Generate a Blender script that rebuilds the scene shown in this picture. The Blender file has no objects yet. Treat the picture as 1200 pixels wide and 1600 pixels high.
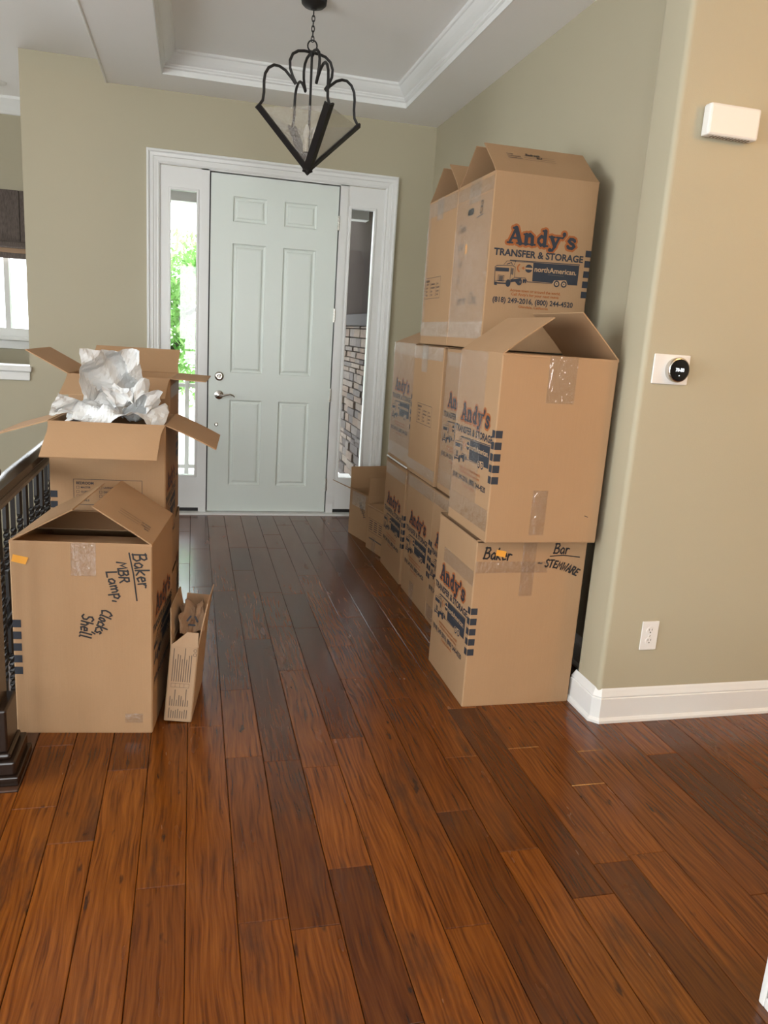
import bpy, bmesh, math, random
from mathutils import Vector, Matrix, noise
R = math.radians
C = bpy.context.scene.collection
SC = bpy.context.scene

# ------------------------------------------------------------------ camera
# frame: X right, Y along the hall towards the front door, Z up, metres
YAW, PITCH, ROLL, CAM_H, FPX = .253002, -.224889, .06671, 1.40749, 1197.59
_f = Vector((math.sin(YAW)*math.cos(PITCH), math.cos(YAW)*math.cos(PITCH), math.sin(PITCH)))
_r = Vector((math.cos(YAW), -math.sin(YAW), 0)); _u = _r.cross(_f)
_r2 = _r*math.cos(ROLL)+_u*math.sin(ROLL); _u2 = -_r*math.sin(ROLL)+_u*math.cos(ROLL)
cd = bpy.data.cameras.new('camera'); cam = bpy.data.objects.new('camera', cd); C.objects.link(cam)
cam.matrix_world = Matrix(((_r2.x, _u2.x, -_f.x, 0), (_r2.y, _u2.y, -_f.y, 0), (_r2.z, _u2.z, -_f.z, CAM_H), (0, 0, 0, 1)))
cd.sensor_fit = 'HORIZONTAL'; cd.sensor_width = 36; cd.lens = 36*FPX/1200; cd.clip_start = .05
SC.camera = cam
def project(p):
    d = Vector(p)-Vector((0, 0, CAM_H)); z = d.dot(_f)
    if z < .05: return None
    return 600+FPX*d.dot(_r2)/z, 800-FPX*d.dot(_u2)/z

# ------------------------------------------------------------------ world, daylight, exposure
w = bpy.data.worlds.new('sky'); SC.world = w; w.use_nodes = True
bg = w.node_tree.nodes['Background']; bg.inputs[0].default_value = (.87, .945, 1, 1); bg.inputs[1].default_value = 10.0
SC.view_settings.view_transform = 'Standard'; SC.view_settings.look = 'None'
SC.view_settings.exposure = -.42; SC.view_settings.gamma = 1; SC.view_settings.use_curve_mapping = False
def area(name, loc, rot, sx, sy, power, col):
    l = bpy.data.lights.new(name, 'AREA'); l.shape = 'RECTANGLE'; l.size = sx; l.size_y = sy; l.energy = power; l.color = col
    o = bpy.data.objects.new(name, l); C.objects.link(o); o.location = loc; o.rotation_euler = rot
    return o
# daylight entering the open-plan room behind the camera (windows built in the rear and left walls)
for x in (-1.9, .6):
    area('daylight_rear_window', (x, -4.42, 1.55), (R(88), 0, 0), 1.7, 1.9, 28, (1, .97, .92))
    area('bounce_fill_rear_window', (x, -4.40, 1.55), (R(122), 0, 0), 1.7, 1.9, 36, (1, .92, .80))  # added upward fill standing in for ground bounce, brightens the ceiling
area('daylight_left_window', (-3.42, -1.4, 1.6), (R(90), 0, R(-90)), 1.8, 1.8, 22, (1, .98, .95))
# wide window in the left wall across from the hall, trees outside it
area('daylight_side_window', (-3.42, 1.55, 1.6), (R(90), 0, R(-90)), 2.4, 1.9, 20, (.97, 1, .98))
area('bounce_fill_side_window', (-3.40, 1.55, 1.6), (R(112), 0, R(-90)), 2.4, 1.9, 60, (1, .995, .965))  # added lamp tilted up to lift the soffit and tray

area('bounce_fill_dining_window', (-1.7, 7.02, 1.55), (R(128), 0, R(180)), 1.1, .8, 11, (1, 1, .98))  # added fill brightening the ceiling beyond the low wall

# ------------------------------------------------------------------ materials
def mat(name, col, rough=.6, metal=0, spec=.5, emit=None, es=0):
    m = bpy.data.materials.new(name); m.use_nodes = True
    b = m.node_tree.nodes['Principled BSDF']
    b.inputs['Base Color'].default_value = (*col, 1); b.inputs['Roughness'].default_value = rough
    b.inputs['Metallic'].default_value = metal; b.inputs['Specular IOR Level'].default_value = spec
    if emit: b.inputs['Emission Color'].default_value = (*emit, 1); b.inputs['Emission Strength'].default_value = es
    return m
def N(m, t, **k):
    n = m.node_tree.nodes.new(t)
    for a, v in k.items(): setattr(n, a, v)
    return n
def L(m, a, b): m.node_tree.links.new(a, b)
def bsdf(m): return m.node_tree.nodes['Principled BSDF']
def texco(m, kind='Object', scale=(1, 1, 1), rot=(0, 0, 0)):
    if kind == 'Position': src = N(m, 'ShaderNodeNewGeometry').outputs['Position']
    else: src = N(m, 'ShaderNodeTexCoord').outputs[kind]
    mp = N(m, 'ShaderNodeMapping'); mp.inputs['Scale'].default_value = scale; mp.inputs['Rotation'].default_value = rot
    L(m, src, mp.inputs[0]); return mp.outputs[0]
def noise_n(m, vec, scale, detail=3, rough=.55):
    n = N(m, 'ShaderNodeTexNoise'); n.inputs['Scale'].default_value = scale
    n.inputs['Detail'].default_value = detail; n.inputs['Roughness'].default_value = rough
    L(m, vec, n.inputs['Vector']); return n.outputs['Fac']
def ramp(m, fac, stops):
    r = N(m, 'ShaderNodeValToRGB'); e = r.color_ramp.elements
    while len(e) < len(stops): e.new(.5)
    for x, (p, c) in zip(e, stops): x.position = p; x.color = (*c, 1)
    L(m, fac, r.inputs[0]); return r.outputs[0]
def mixc(m, fac, a, b, mode='MIX'):
    n = N(m, 'ShaderNodeMix', data_type='RGBA', blend_type=mode)
    for s, v in ((n.inputs[0], fac), (n.inputs[6], a), (n.inputs[7], b)):
        if hasattr(v, 'node'): L(m, v, s)
        elif isinstance(v, (int, float)): s.default_value = v
        else: s.default_value = (*v, 1)
    return n.outputs[2]
def bump(m, h, dist, strength=1):
    b = N(m, 'ShaderNodeBump'); b.inputs['Distance'].default_value = dist; b.inputs['Strength'].default_value = strength
    L(m, h, b.inputs['Height']); L(m, b.outputs[0], bsdf(m).inputs['Normal']); return b
def mathn(m, op, a, b=None):
    n = N(m, 'ShaderNodeMath', operation=op)
    for i, v in enumerate((a, b)):
        if v is None: continue
        if hasattr(v, 'node'): L(m, v, n.inputs[i])
        else: n.inputs[i].default_value = v
    return n.outputs[0]

def paint(name, col, rough=.55, tex=.0006, sc=220):
    m = mat(name, col, rough, spec=.35)
    v = texco(m, 'Position'); bump(m, noise_n(m, v, sc, 2), tex, .5)
    L(m, mixc(m, noise_n(m, v, 1.3, 2), [c*.97 for c in col], [min(1, c*1.03) for c in col]), bsdf(m).inputs[0])
    return m
M = {}
M['wall'] = paint('wall_paint', (.43, .388, .276), .5)
M['ceiling'] = paint('ceiling_paint', (.90, .885, .865), .7)
M['trim'] = paint('white_trim_paint', (.76, .765, .745), .32, .0002, 60)
M['door'] = mat('white_door_paint', (.70, .755, .705), .38)
_v = texco(M['door'], 'Object', (90, 90, 5)); bump(M['door'], noise_n(M['door'], _v, 1, 4), .0006, .35)
M['white'] = mat('white_plastic', (.78, .77, .74), .4)
M['black'] = mat('matte_black', (.012, .011, .011), .5)
M['iron'] = mat('dark_bronze_iron', (.014, .0125, .012), .45, 0, .35)
M['nickel'] = mat('satin_nickel', (.62, .60, .56), .22, 1)
M['railwood'] = mat('dark_stained_rail', (.016, .009, .006), .26)
M['darkwood'] = mat('dark_board', (.05, .022, .012), .35)  # dark brown tone for the nosing board and stair treads
_v = texco(M['darkwood'], 'Position', (40, 3, 40)); L(M['darkwood'], ramp(M['darkwood'], noise_n(M['darkwood'], _v, 1, 4), [(.3, (.028, .012, .007)), (.7, (.075, .034, .018))]), bsdf(M['darkwood']).inputs[0])
M['gap'] = mat('dark_subfloor', (.012, .007, .004), .9)

def cardboard(name, c0, c1):
    m = mat(name, c0, .78, spec=.2)
    tc = N(m, 'ShaderNodeTexCoord').outputs['Object']
    sp = N(m, 'ShaderNodeSeparateXYZ'); L(m, tc, sp.inputs[0])
    s = mathn(m, 'ADD', sp.outputs[0], sp.outputs[1])
    cv = N(m, 'ShaderNodeCombineXYZ'); L(m, s, cv.inputs[0])
    vz = mathn(m, 'MULTIPLY', sp.outputs[2], .03); L(m, vz, cv.inputs[2])
    fl = noise_n(m, cv.outputs[0], 260, 2)                # vertical flute lines
    big = noise_n(m, tc, 4, 3); fine = noise_n(m, tc, 420, 2)
    col = mixc(m, big, c0, c1)
    col = mixc(m, mathn(m, 'MULTIPLY', fine, .22), col, [c*.55 for c in c0])
    col = mixc(m, mathn(m, 'MULTIPLY', fl, .12), col, [min(1, c*1.5) for c in c1])
    L(m, col, bsdf(m).inputs[0])
    h = mathn(m, 'ADD', mathn(m, 'MULTIPLY', fl, .25), mathn(m, 'MULTIPLY', noise_n(m, tc, 7, 2), 2.2))
    bump(m, h, .002, .55)
    return m
M['card'] = cardboard('kraft_cardboard', (.365, .222, .118), (.425, .265, .146))
M['card_grey'] = cardboard('plain_kraft_cardboard', (.40, .27, .17), (.46, .32, .20))
M['ink'] = mat('navy_print_ink', (.022, .026, .036), .7)
M['orange'] = mat('orange_print_ink', (.33, .095, .018), .7)
M['kraftprint'] = mat('bare_kraft_print', (.46, .29, .16), .78)
M['fade'] = mat('grey_print_ink', (.10, .075, .06), .7)
M['marker'] = mat('black_marker_ink', (.012, .011, .012), .5)
M['sticker'] = mat('orange_sticker', (.80, .36, .045), .5)
def clear(name, fac, tint, rough, wr, stretch=(1, 1, 1), white=.06):
    m = bpy.data.materials.new(name); m.use_nodes = True; nt = m.node_tree
    b = bsdf(m); b.inputs[0].default_value = (*tint, 1); b.inputs['Roughness'].default_value = rough
    b.inputs['Specular IOR Level'].default_value = .8
    v = texco(m, 'Object', stretch); n = noise_n(m, v, wr, 3, .6); bump(m, n, .006, 1)
    tr = N(m, 'ShaderNodeBsdfTransparent'); tr.inputs[0].default_value = (.97, .97, .97, 1)
    gl = N(m, 'ShaderNodeBsdfGlossy'); gl.inputs['Roughness'].default_value = rough
    nm = [x for x in nt.nodes if x.type == 'BUMP'][0]; L(m, nm.outputs[0], gl.inputs['Normal'])
    m1 = N(m, 'ShaderNodeMixShader'); m1.inputs[0].default_value = fac
    L(m, tr.outputs[0], m1.inputs[1]); L(m, gl.outputs[0], m1.inputs[2])
    m2 = N(m, 'ShaderNodeMixShader'); m2.inputs[0].default_value = white
    L(m, m1.outputs[0], m2.inputs[1]); L(m, b.outputs[0], m2.inputs[2])
    L(m, m2.outputs[0], nt.nodes['Material Output'].inputs[0]); return m
M['tape'] = clear('clear_packing_tape', .16, (.62, .56, .50), .09, 42, (1, 1, .45), .06)
M['film'] = clear('clear_stretch_film', .08, (.7, .7, .7), .16, 110, (1, 1, .03), .05)
M['glass'] = clear('window_glass', .05, (.8, .8, .8), .02, .1, (1, 1, 1), 0)
M['seeded'] = clear('seeded_glass', .14, (.55, .51, .45), .14, 130, (1, 1, .5), .26)
def paper(name, col):
    m = mat(name, col, .75, spec=.25); v = texco(m, 'Object'); bump(m, noise_n(m, v, 60, 3), .001, .4); return m
M['paper'] = paper('white_newsprint', (.62, .63, .625)); M['brown_paper'] = paper('brown_packing_paper', (.30, .19, .115))

# hickory floor: tone per plank, streaked grain, dark mineral patches, scraped relief, satin varnish
def wood():
    m = mat('hickory_plank', (.3, .12, .04), .3); bsdf(m).inputs['Specular IOR Level'].default_value = .38; bsdf(m).inputs['Coat Weight'].default_value = .15; bsdf(m).inputs['Coat Roughness'].default_value = .12
    pos = N(m, 'ShaderNodeNewGeometry').outputs['Position']; oi = N(m, 'ShaderNodeObjectInfo').outputs['Random']
    at = N(m, 'ShaderNodeAttribute', attribute_name='plank_id').outputs['Fac']
    rnd = mathn(m, 'FRACT', mathn(m, 'ADD', oi, at))
    off = N(m, 'ShaderNodeCombineXYZ'); L(m, mathn(m, 'MULTIPLY', rnd, 71), off.inputs[0]); L(m, mathn(m, 'MULTIPLY', rnd, 37), off.inputs[1])
    va = N(m, 'ShaderNodeVectorMath', operation='ADD'); L(m, pos, va.inputs[0]); L(m, off.outputs[0], va.inputs[1])
    def mp(sx, sy):
        q = N(m, 'ShaderNodeMapping'); q.inputs['Scale'].default_value = (sx, sy, 1); L(m, va.outputs[0], q.inputs[0]); return q.outputs[0]
    warp = noise_n(m, mp(6, 1.6), 1, 3)
    wv = N(m, 'ShaderNodeVectorMath', operation='ADD'); L(m, mp(1, .035), wv.inputs[0])
    cw = N(m, 'ShaderNodeCombineXYZ'); L(m, mathn(m, 'MULTIPLY', warp, .07), cw.inputs[0]); L(m, cw.outputs[0], wv.inputs[1])
    g = N(m, 'ShaderNodeTexNoise'); g.inputs['Scale'].default_value = 120; g.inputs['Detail'].default_value = 5; L(m, wv.outputs[0], g.inputs['Vector'])
    grain = g.outputs['Fac']
    col = ramp(m, grain, [(.28, (.054, .0135, .0016)), (.46, (.124, .033, .0034)), (.72, (.195, .059, .007))])
    tone = ramp(m, rnd, [(0, (.55, .50, .46)), (.2, (.85, .82, .80)), (.6, (1, 1, 1)), (1, (1.16, 1.16, 1.12))])
    col = mixc(m, 1, col, tone, 'MULTIPLY')
    patch = ramp(m, noise_n(m, mp(8, 1.5), 1, 6, .68), [(.545, (0, 0, 0)), (.67, (1, 1, 1))])
    col = mixc(m, mathn(m, 'MULTIPLY', patch, .72), col, (.050, .019, .009))
    knot = ramp(m, noise_n(m, mp(26, 7), 1, 3), [(.66, (0, 0, 0)), (.73, (1, 1, 1))])
    col = mixc(m, mathn(m, 'MULTIPLY', knot, .75), col, (.018, .008, .005))
    L(m, col, bsdf(m).inputs[0])
    L(m, ramp(m, noise_n(m, mp(14, 3), 1, 3), [(.2, (.18, .18, .18)), (.8, (.30, .30, .30))]), bsdf(m).inputs['Roughness'])
    h = mathn(m, 'ADD', mathn(m, 'MULTIPLY', noise_n(m, mp(12, 3.5), 1, 3), 1.0), mathn(m, 'MULTIPLY', grain, .30))
    bump(m, h, .0020, .45)
    return m
M['wood'] = wood()
def stonemat():
    m = mat('ledge_stone', (.3, .27, .24), .95, spec=0); oi = N(m, 'ShaderNodeObjectInfo').outputs['Random']
    base = ramp(m, oi, [(0, (.10, .085, .08)), (.35, (.17, .15, .14)), (.65, (.27, .22, .18)), (1, (.22, .16, .125))])
    v = texco(m, 'Position'); n = noise_n(m, v, 14, 5, .7)
    L(m, mixc(m, n, base, (.07, .063, .06)), bsdf(m).inputs[0]); bump(m, n, .02, .8); return m
M['stone'] = stonemat()
M['siding'] = paint('brown_porch_siding', (.036, .030, .027), .9); bsdf(M['siding']).inputs['Specular IOR Level'].default_value = 0
M['porch_dark'] = mat('porch_soffit_stain', (.016, .014, .013), .9, spec=0)
M['ledge'] = mat('dark_stone_ledge', (.075, .07, .068), .9, spec=0)
M['concrete'] = paint('porch_concrete', (.55, .53, .50), .9, .001)
M['lawn'] = paint('pale_driveway', (.62, .60, .56), .9, .002, 30)
M['bark'] = paint('tree_bark', (.10, .085, .075), .9, .02, 25)
def leafm():
    m = mat('green_leaf', (.14, .34, .07), .5); b = bsdf(m)
    oi = N(m, 'ShaderNodeNewGeometry').outputs['Random Per Island']
    c = ramp(m, oi, [(0, (.22, .46, .12)), (1, (.46, .70, .30))]); L(m, c, b.inputs[0])
    t = N(m, 'ShaderNodeBsdfTranslucent'); L(m, c, t.inputs[0])
    x = N(m, 'ShaderNodeMixShader'); x.inputs[0].default_value = .5
    L(m, b.outputs[0], x.inputs[1]); L(m, t.outputs[0], x.inputs[2]); L(m, x.outputs[0], m.node_tree.nodes['Material Output'].inputs[0]); return m
M['leaf'] = leafm()
M['shade_dark'] = mat('woven_shade', (.085, .068, .060), .85)
_v = texco(M['shade_dark'], 'Position', (1, 1, 1)); L(M['shade_dark'], ramp(M['shade_dark'], noise_n(M['shade_dark'], texco(M['shade_dark'], 'Position', (300, 300, 30)), 1, 2), [(.3, (.06, .047, .042)), (.7, (.14, .11, .095))]), bsdf(M['shade_dark']).inputs[0])
M['shade_valance'] = mat('shade_wood_rail', (.26, .16, .09), .6)
M['screen'] = mat('thermostat_glass', (.008, .008, .01), .08)
M['digits'] = mat('lit_digits', (.8, .9, 1), .5, emit=(.85, .93, 1), es=1.6)
M['warm_globe'] = mat('lit_warm_globe', (.9, .8, .6), .5, emit=(1, .52, .14), es=150)
M['bulb'] = mat('frosted_bulb', (.75, .70, .60), .4)
M['candle'] = mat('candle_sleeve', (.70, .62, .48), .5)

# ------------------------------------------------------------------ mesh helpers
class MB:
    def __init__(s): s.v = []; s.f = []; s.mi = []; s.mats = []
    def idx(s, m):
        if m not in s.mats: s.mats.append(m)
        return s.mats.index(m)
    def add(s, vs, fs, m=0):
        o = len(s.v); s.v += [tuple(x) for x in vs]; s.f += [tuple(i+o for i in f) for f in fs]; s.mi += [m]*len(fs)
    def box(s, x0, x1, y0, y1, z0, z1, m=0, ch=0, mtx=None):
        if ch <= 0:
            vs = [(x, y, z) for x in (x0, x1) for y in (y0, y1) for z in (z0, z1)]
            fs = [(0, 1, 3, 2), (4, 6, 7, 5), (0, 4, 5, 1), (2, 3, 7, 6), (0, 2, 6, 4), (1, 5, 7, 3)]
        else:
            bm = bmesh.new(); bmesh.ops.create_cube(bm, size=1)
            for v in bm.verts: v.co = Vector(((x0+x1)/2+v.co.x*(x1-x0), (y0+y1)/2+v.co.y*(y1-y0), (z0+z1)/2+v.co.z*(z1-z0)))
            bmesh.ops.bevel(bm, geom=list(bm.edges), offset=ch, segments=2, profile=.5, affect='EDGES')
            bm.verts.index_update(); vs = [v.co.copy() for v in bm.verts]; fs = [[v.index for v in f.verts] for f in bm.faces]; bm.free()
        if mtx: vs = [mtx @ Vector(v) for v in vs]
        s.add(vs, fs, m)
    def tube(s, pts, r, n=8, m=0, cap=True):
        pts = [Vector(p) for p in pts]; rs = r if isinstance(r, (list, tuple)) else [r]*len(pts)
        ring = []; up = None
        for i, p in enumerate(pts):
            t = (pts[min(i+1, len(pts)-1)]-pts[max(i-1, 0)]).normalized()
            if up is None: up = Vector((0, 0, 1)) if abs(t.z) < .9 else Vector((1, 0, 0))
            a = t.cross(up).normalized(); b = a.cross(t).normalized(); up = b
            ring.append([p+(a*math.cos(2*math.pi*k/n)+b*math.sin(2*math.pi*k/n))*rs[i] for k in range(n)])
        vs = [v for q in ring for v in q]; fs = []
        for i in range(len(pts)-1):
            for k in range(n): fs.append((i*n+k, i*n+(k+1) % n, (i+1)*n+(k+1) % n, (i+1)*n+k))
        if cap: fs.append(tuple(range(n))[::-1]); fs.append(tuple((len(pts)-1)*n+k for k in range(n)))
        s.add(vs, fs, m)
    def lathe(s, prof, c=(0, 0, 0), n=24, axis='z', m=0):
        vs = []; fs = []
        for r, z in prof:
            for k in range(n):
                a = 2*math.pi*k/n; x, y = r*math.cos(a), r*math.sin(a)
                q = (x, y, z) if axis == 'z' else (x, -z, y) if axis == 'y' else (z, x, y)
                vs.append((q[0]+c[0], q[1]+c[1], q[2]+c[2]))
        for i in range(len(prof)-1):
            for k in range(n): fs.append((i*n+k, i*n+(k+1) % n, (i+1)*n+(k+1) % n, (i+1)*n+k))
        s.add(vs, fs, m)
    def extrude(s, poly, z0, z1, m=0):
        n = len(poly); vs = [(x, y, z0) for x, y in poly]+[(x, y, z1) for x, y in poly]
        s.add(vs, [tuple(range(n))[::-1], tuple(range(n, 2*n))]+[(i, (i+1) % n, n+(i+1) % n, n+i) for i in range(n)], m)
    def build(s, name, m=None, parent=None, smooth=False):
        me = bpy.data.meshes.new(name); me.from_pydata(s.v, [], s.f)
        for q in (s.mats if s.mats else [m]): me.materials.append(M[q] if isinstance(q, str) else q)
        if s.mats: me.polygons.foreach_set('material_index', s.mi)
        if smooth:
            me.polygons.foreach_set('use_smooth', [True]*len(me.polygons))
            me.set_sharp_from_angle(angle=R(35))
        me.update(); return link(name, me, parent)
def fix_normals(me):
    bm = bmesh.new(); bm.from_mesh(me); bmesh.ops.recalc_face_normals(bm, faces=bm.faces); bm.to_mesh(me); bm.free()
def link(name, me, parent=None):
    o = bpy.data.objects.new(name, me); C.objects.link(o); o.parent = parent
    if me and len(me.polygons) < 60000: fix_normals(me)
    return o
def tag(o, label, cat, group=None):
    o['label'] = label; o['category'] = cat
    if group: o['group'] = group
    return o
def struct(o, label=None):
    o['kind'] = 'structure'
    if label: o['label'] = label
    return o
def thing(name, label, cat, loc=(0, 0, 0), rz=0, group=None, rx=0, ry=0):
    o = bpy.data.objects.new(name, None); C.objects.link(o); o.location = loc; o.rotation_euler = (rx, ry, rz); o.empty_display_size = .1
    return tag(o, label, cat, group)
def boxobj(name, m, parent, *a, ch=0):
    b = MB(); b.box(*a, ch=ch); return b.build(name, m, parent)
random.seed(7)

# ------------------------------------------------------------------ room shell
YF = 5.866; CEIL = 3.05; SOF = 2.92; XH = 1.725
T = .14
b = MB()                                                     # front wall with the entry opening, low wall at the far left
for a in ((-1.10, -.24, 0, CEIL), (1.38, XH+.1, 0, CEIL), (-.24, 1.38, 2.455, CEIL), (-3.6, -1.10, -2.8, .965), (-1.10, XH+.1, -2.8, -.02)):
    b.box(a[0], a[1], YF, YF+T, a[2], a[3])
wall_front = struct(b.build('wall_front', 'wall'))
b = MB(); b.box(XH, XH+.1, 2.6, YF+.01, -.05, CEIL); struct(b.build('wall_right', 'wall'))
arc = lambda cx, cy, r, a0, a1, n=6: [(cx+r*math.cos(R(a0+(a1-a0)*i/n)), cy+r*math.sin(R(a0+(a1-a0)*i/n))) for i in range(n+1)]
b = MB(); b.extrude([(5.5, 2.44), (5.5, 2.615)]+arc(1.55, 2.595, .02, 90, 180)+arc(1.55, 2.46, .02, 180, 270), -.05, CEIL)
struct(b.build('wall_near_right', 'wall', smooth=True))
def wall_with_holes(name, axis, pos, t, a0, a1, holes):
    b = MB(); xs = a0; 
    def put(p0, p1, z0, z1):
        if axis == 'y': b.box(p0, p1, pos, pos+t, z0, z1)
        else: b.box(pos, pos+t, p0, p1, z0, z1)
    for h0, h1, z0, z1 in holes:
        put(xs, h0, -.05, CEIL); put(h0, h1, -.05, z0); put(h0, h1, z1, CEIL); xs = h1
    put(xs, a1, -.05, CEIL); return struct(b.build(name, 'wall'))
wall_with_holes('wall_rear', 'y', -4.64, T, -3.7, 5.7, [(-2.8, -1.0, .55, 2.55), (-.3, 1.5, .55, 2.55)])
wall_with_holes('wall_left', 'x', -3.64, T, -4.6, 5.9, [(-2.35, -.45, .65, 2.55), (.3, 2.8, .6, 2.6)])
b = MB(); b.box(5.5, 5.64, -4.6, 2.62, -.05, CEIL); struct(b.build('wall_far_right', 'wall'))
# window frames of the unseen rear windows
def window_frame(name, axis, pos, a0, a1, z0, z1, mull=1):
    b = MB()
    def put(p0, p1, q0, q1, d=.03):
        if axis == 'y': b.box(p0, p1, pos-d, pos+d, q0, q1)
        else: b.box(pos-d, pos+d, p0, p1, q0, q1)
    fr = .05
    put(a0, a0+fr, z0, z1); put(a1-fr, a1, z0, z1); put(a0, a1, z0, z0+fr); put(a0, a1, z1-fr, z1)
    for i in range(mull): x = a0+(a1-a0)*(i+1)/(mull+1); put(x-.02, x+.02, z0, z1)
    return struct(b.build(name, 'trim'))
window_frame('window_4', 'y', -4.57, -2.8, -1.0, .55, 2.55); window_frame('window_5', 'y', -4.57, -.3, 1.5, .55, 2.55)
window_frame('window_6', 'x', -3.57, -2.35, -.45, .65, 2.55); window_frame('window_7', 'x', -3.57, .3, 2.8, .6, 2.6)

# ceiling: flat at 3.05, a dropped border (soffit) around a shallow tray over the hall
SX0, SX1, SY0 = -.565, XH, 1.55
TX0, TX1, TY0, TY1 = -.205, 1.392, 2.0, 5.51
b = MB(); b.box(-3.7, 5.7, -4.7, 7.4, CEIL, CEIL+.1); ceiling = struct(b.build('ceiling', 'ceiling'))
b = MB()
for a in ((SX0, TX0, SY0, YF), (TX1, SX1+.02, SY0, YF), (TX0, TX1, SY0, TY0), (TX0, TX1, TY1, YF)):
    b.box(*a, SOF, CEIL)
o = b.build('soffit', 'ceiling', ceiling)
b = MB(); b.tube([(SX0, SY0, SOF+.004), (SX0, YF, SOF+.004)], .010, 8); b.build('corner_bead', 'trim', ceiling, True)
prof = [(-.001, SOF-.001), (.004, SOF), (.004, 2.952), (.010, 2.954), (.016, 2.958), (.016, 2.966), (.020, 2.968), (.024, 2.973), (.024, 2.980), (.030, 2.983),
        (.040, 2.990), (.053, 3.003), (.064, 3.018), (.071, 3.030), (.079, 3.033), (.083, 3.038), (.083, 3.0505)]
b = MB()
vs = []; fs = []
for s, z in prof: vs += [(TX0+s, TY0+s, z), (TX1-s, TY0+s, z), (TX1-s, TY1-s, z), (TX0+s, TY1-s, z)]
for i in range(len(prof)-1):
    for k in range(4): fs.append((i*4+k, i*4+(k+1) % 4, i*4+4+(k+1) % 4, i*4+4+k))
b.add(vs, fs); struct(b.build('trim_1', 'trim'), 'white crown moulding around the tray ceiling')

# baseboards
BP = [(.0005, .0), (.024, .0), (.024, .010), (.018, .019), (.015, .021), (.015, .098), (.011, .101), (.013, .107), (.007, .122), (.004, .130), (.0005, .137)]
def baseboard(name, path):
    b = MB(); n = len(path); P = [Vector(p) for p in path]; vs = []; fs = []
    nr = []
    for i in range(n):
        ds = []
        if i > 0: ds.append((P[i]-P[i-1]).normalized())
        if i < n-1: ds.append((P[i+1]-P[i]).normalized())
        ns = [Vector((-d.y, d.x)) for d in ds]; q = sum(ns, Vector((0, 0))).normalized(); nr.append(q/max(.3, q.dot(ns[0])))
    for i in range(n): vs += [(P[i].x+nr[i].x*p, P[i].y+nr[i].y*p, z) for p, z in BP]
    k = len(BP)
    for i in range(n-1):
        for j in range(k-1): fs.append((i*k+j, i*k+j+1, i*k+k+j+1, i*k+k+j))
    b.add(vs, fs); return struct(b.build(name, 'trim'))
baseboard('baseboard_near_right', [(5.5, 2.44), (1.548, 2.44), (1.53, 2.458), (1.53, 2.616), (XH, 2.616)])
baseboard('baseboard_right', [(XH, 2.63), (XH, YF)])
baseboard('baseboard_front', [(XH, YF), (1.458, YF)])
baseboard('baseboard_front_left', [(-.32, YF), (-1.10, YF)])

# low wall cap (stool) at the far left, room beyond with its window
b = MB()
b.box(-3.5, -1.085, YF-.045, YF+T+.03, 1.005, 1.045, ch=.008); b.box(-3.5, -1.098, YF-.022, YF-.001, .945, 1.005, ch=.004); b.box(-3.5, -1.105, YF, YF+T, .965, 1.005)
struct(b.build('trim_2', 'trim'), 'white cap on the low wall by the stairwell')
FW = 7.2
b = MB()
for a in ((-3.7, -2.35, 0, CEIL), (-1.05, -.85, 0, CEIL), (-2.35, -1.05, 0, 1.20), (-2.35, -1.05, 2.36, CEIL)): b.box(a[0], a[1], FW, FW+T, a[2], a[3])
struct(b.build('wall_dining', 'wall'))
b = MB(); b.box(-.99, -.85, YF+T-.01, FW+.01, 0, CEIL); struct(b.build('wall_dining_right', 'wall'))
b = MB(); b.box(-3.64, -3.5, YF, FW+T, 0, CEIL); struct(b.build('wall_dining_left', 'wall'))
b = MB(); b.box(-3.7, -.85, YF+T, FW, -.05, -.006); struct(b.build('floor_dining', 'wood'))
b = MB(); vs = []
for s, z in ((0, 2.93), (.012, 2.935), (.02, 2.955), (.05, 2.985), (.085, 3.03), (.09, 3.05)): vs += [(-3.5, FW-s, z), (-.99, FW-s, z)]
b.add(vs, [(2*i, 2*i+1, 2*i+3, 2*i+2) for i in range(5)]); struct(b.build('trim_3', 'trim'), 'white crown moulding in the room beyond the low wall')
win = struct(bpy.data.objects.new('window_3', None)); C.objects.link(win); win.location = (-1.7, FW, 1.2)
b = MB()
for a in ((-.65, -.58, 0, 1.16), (.58, .65, 0, 1.16), (-.58, .58, 0, .07), (-.58, .58, 1.09, 1.16), (.17, .21, .07, 1.09), (-.27, -.23, .07, 1.09)): b.box(a[0], a[1], .02, .09, a[2], a[3])
b.build('frame', 'trim', win)
b = MB(); b.box(-.72, .72, -.06, .02, -.03, .0, ch=.006); b.box(-.68, .68, -.022, -.001, -.10, -.03, ch=.004); b.build('window_sill', 'trim', win)
boxobj('pane', 'glass', win, -.58, .58, .05, .055, .07, 1.09)
t = thing('roman_shade', 'dark woven roman shade with a wooden bottom rail, raised in the far window', 'window shade', (-1.7, FW-.05, 1.86))
b = MB()
for i in range(4): b.box(-.66+i*.33, -.66+(i+1)*.33-.006, -.012-.004*(i % 2), 0, .10, .50, ch=.003)
b.box(-.66, .66, .001, .006, .09, .50); b.build('fabric', 'shade_dark', t)
boxobj('fold', 'shade_dark', t, -.66, .66, -.03, .012, .05, .105, ch=.012)
boxobj('bottom_rail', 'shade_valance', t, -.66, .66, -.022, .004, .015, .052, ch=.004)
boxobj('hem', 'shade_dark', t, -.66, .66, -.018, .0, -.03, .015, ch=.003)
b = MB(); b.lathe([(0, 3.032), (.05, 3.032), (.065, 3.04), (.07, 3.0495)], (-1.42, 6.75, 0), 20)
tag(b.build('recessed_ceiling_light', 'white', smooth=True), 'small round fixture in the ceiling beyond the low wall', 'light')

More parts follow.
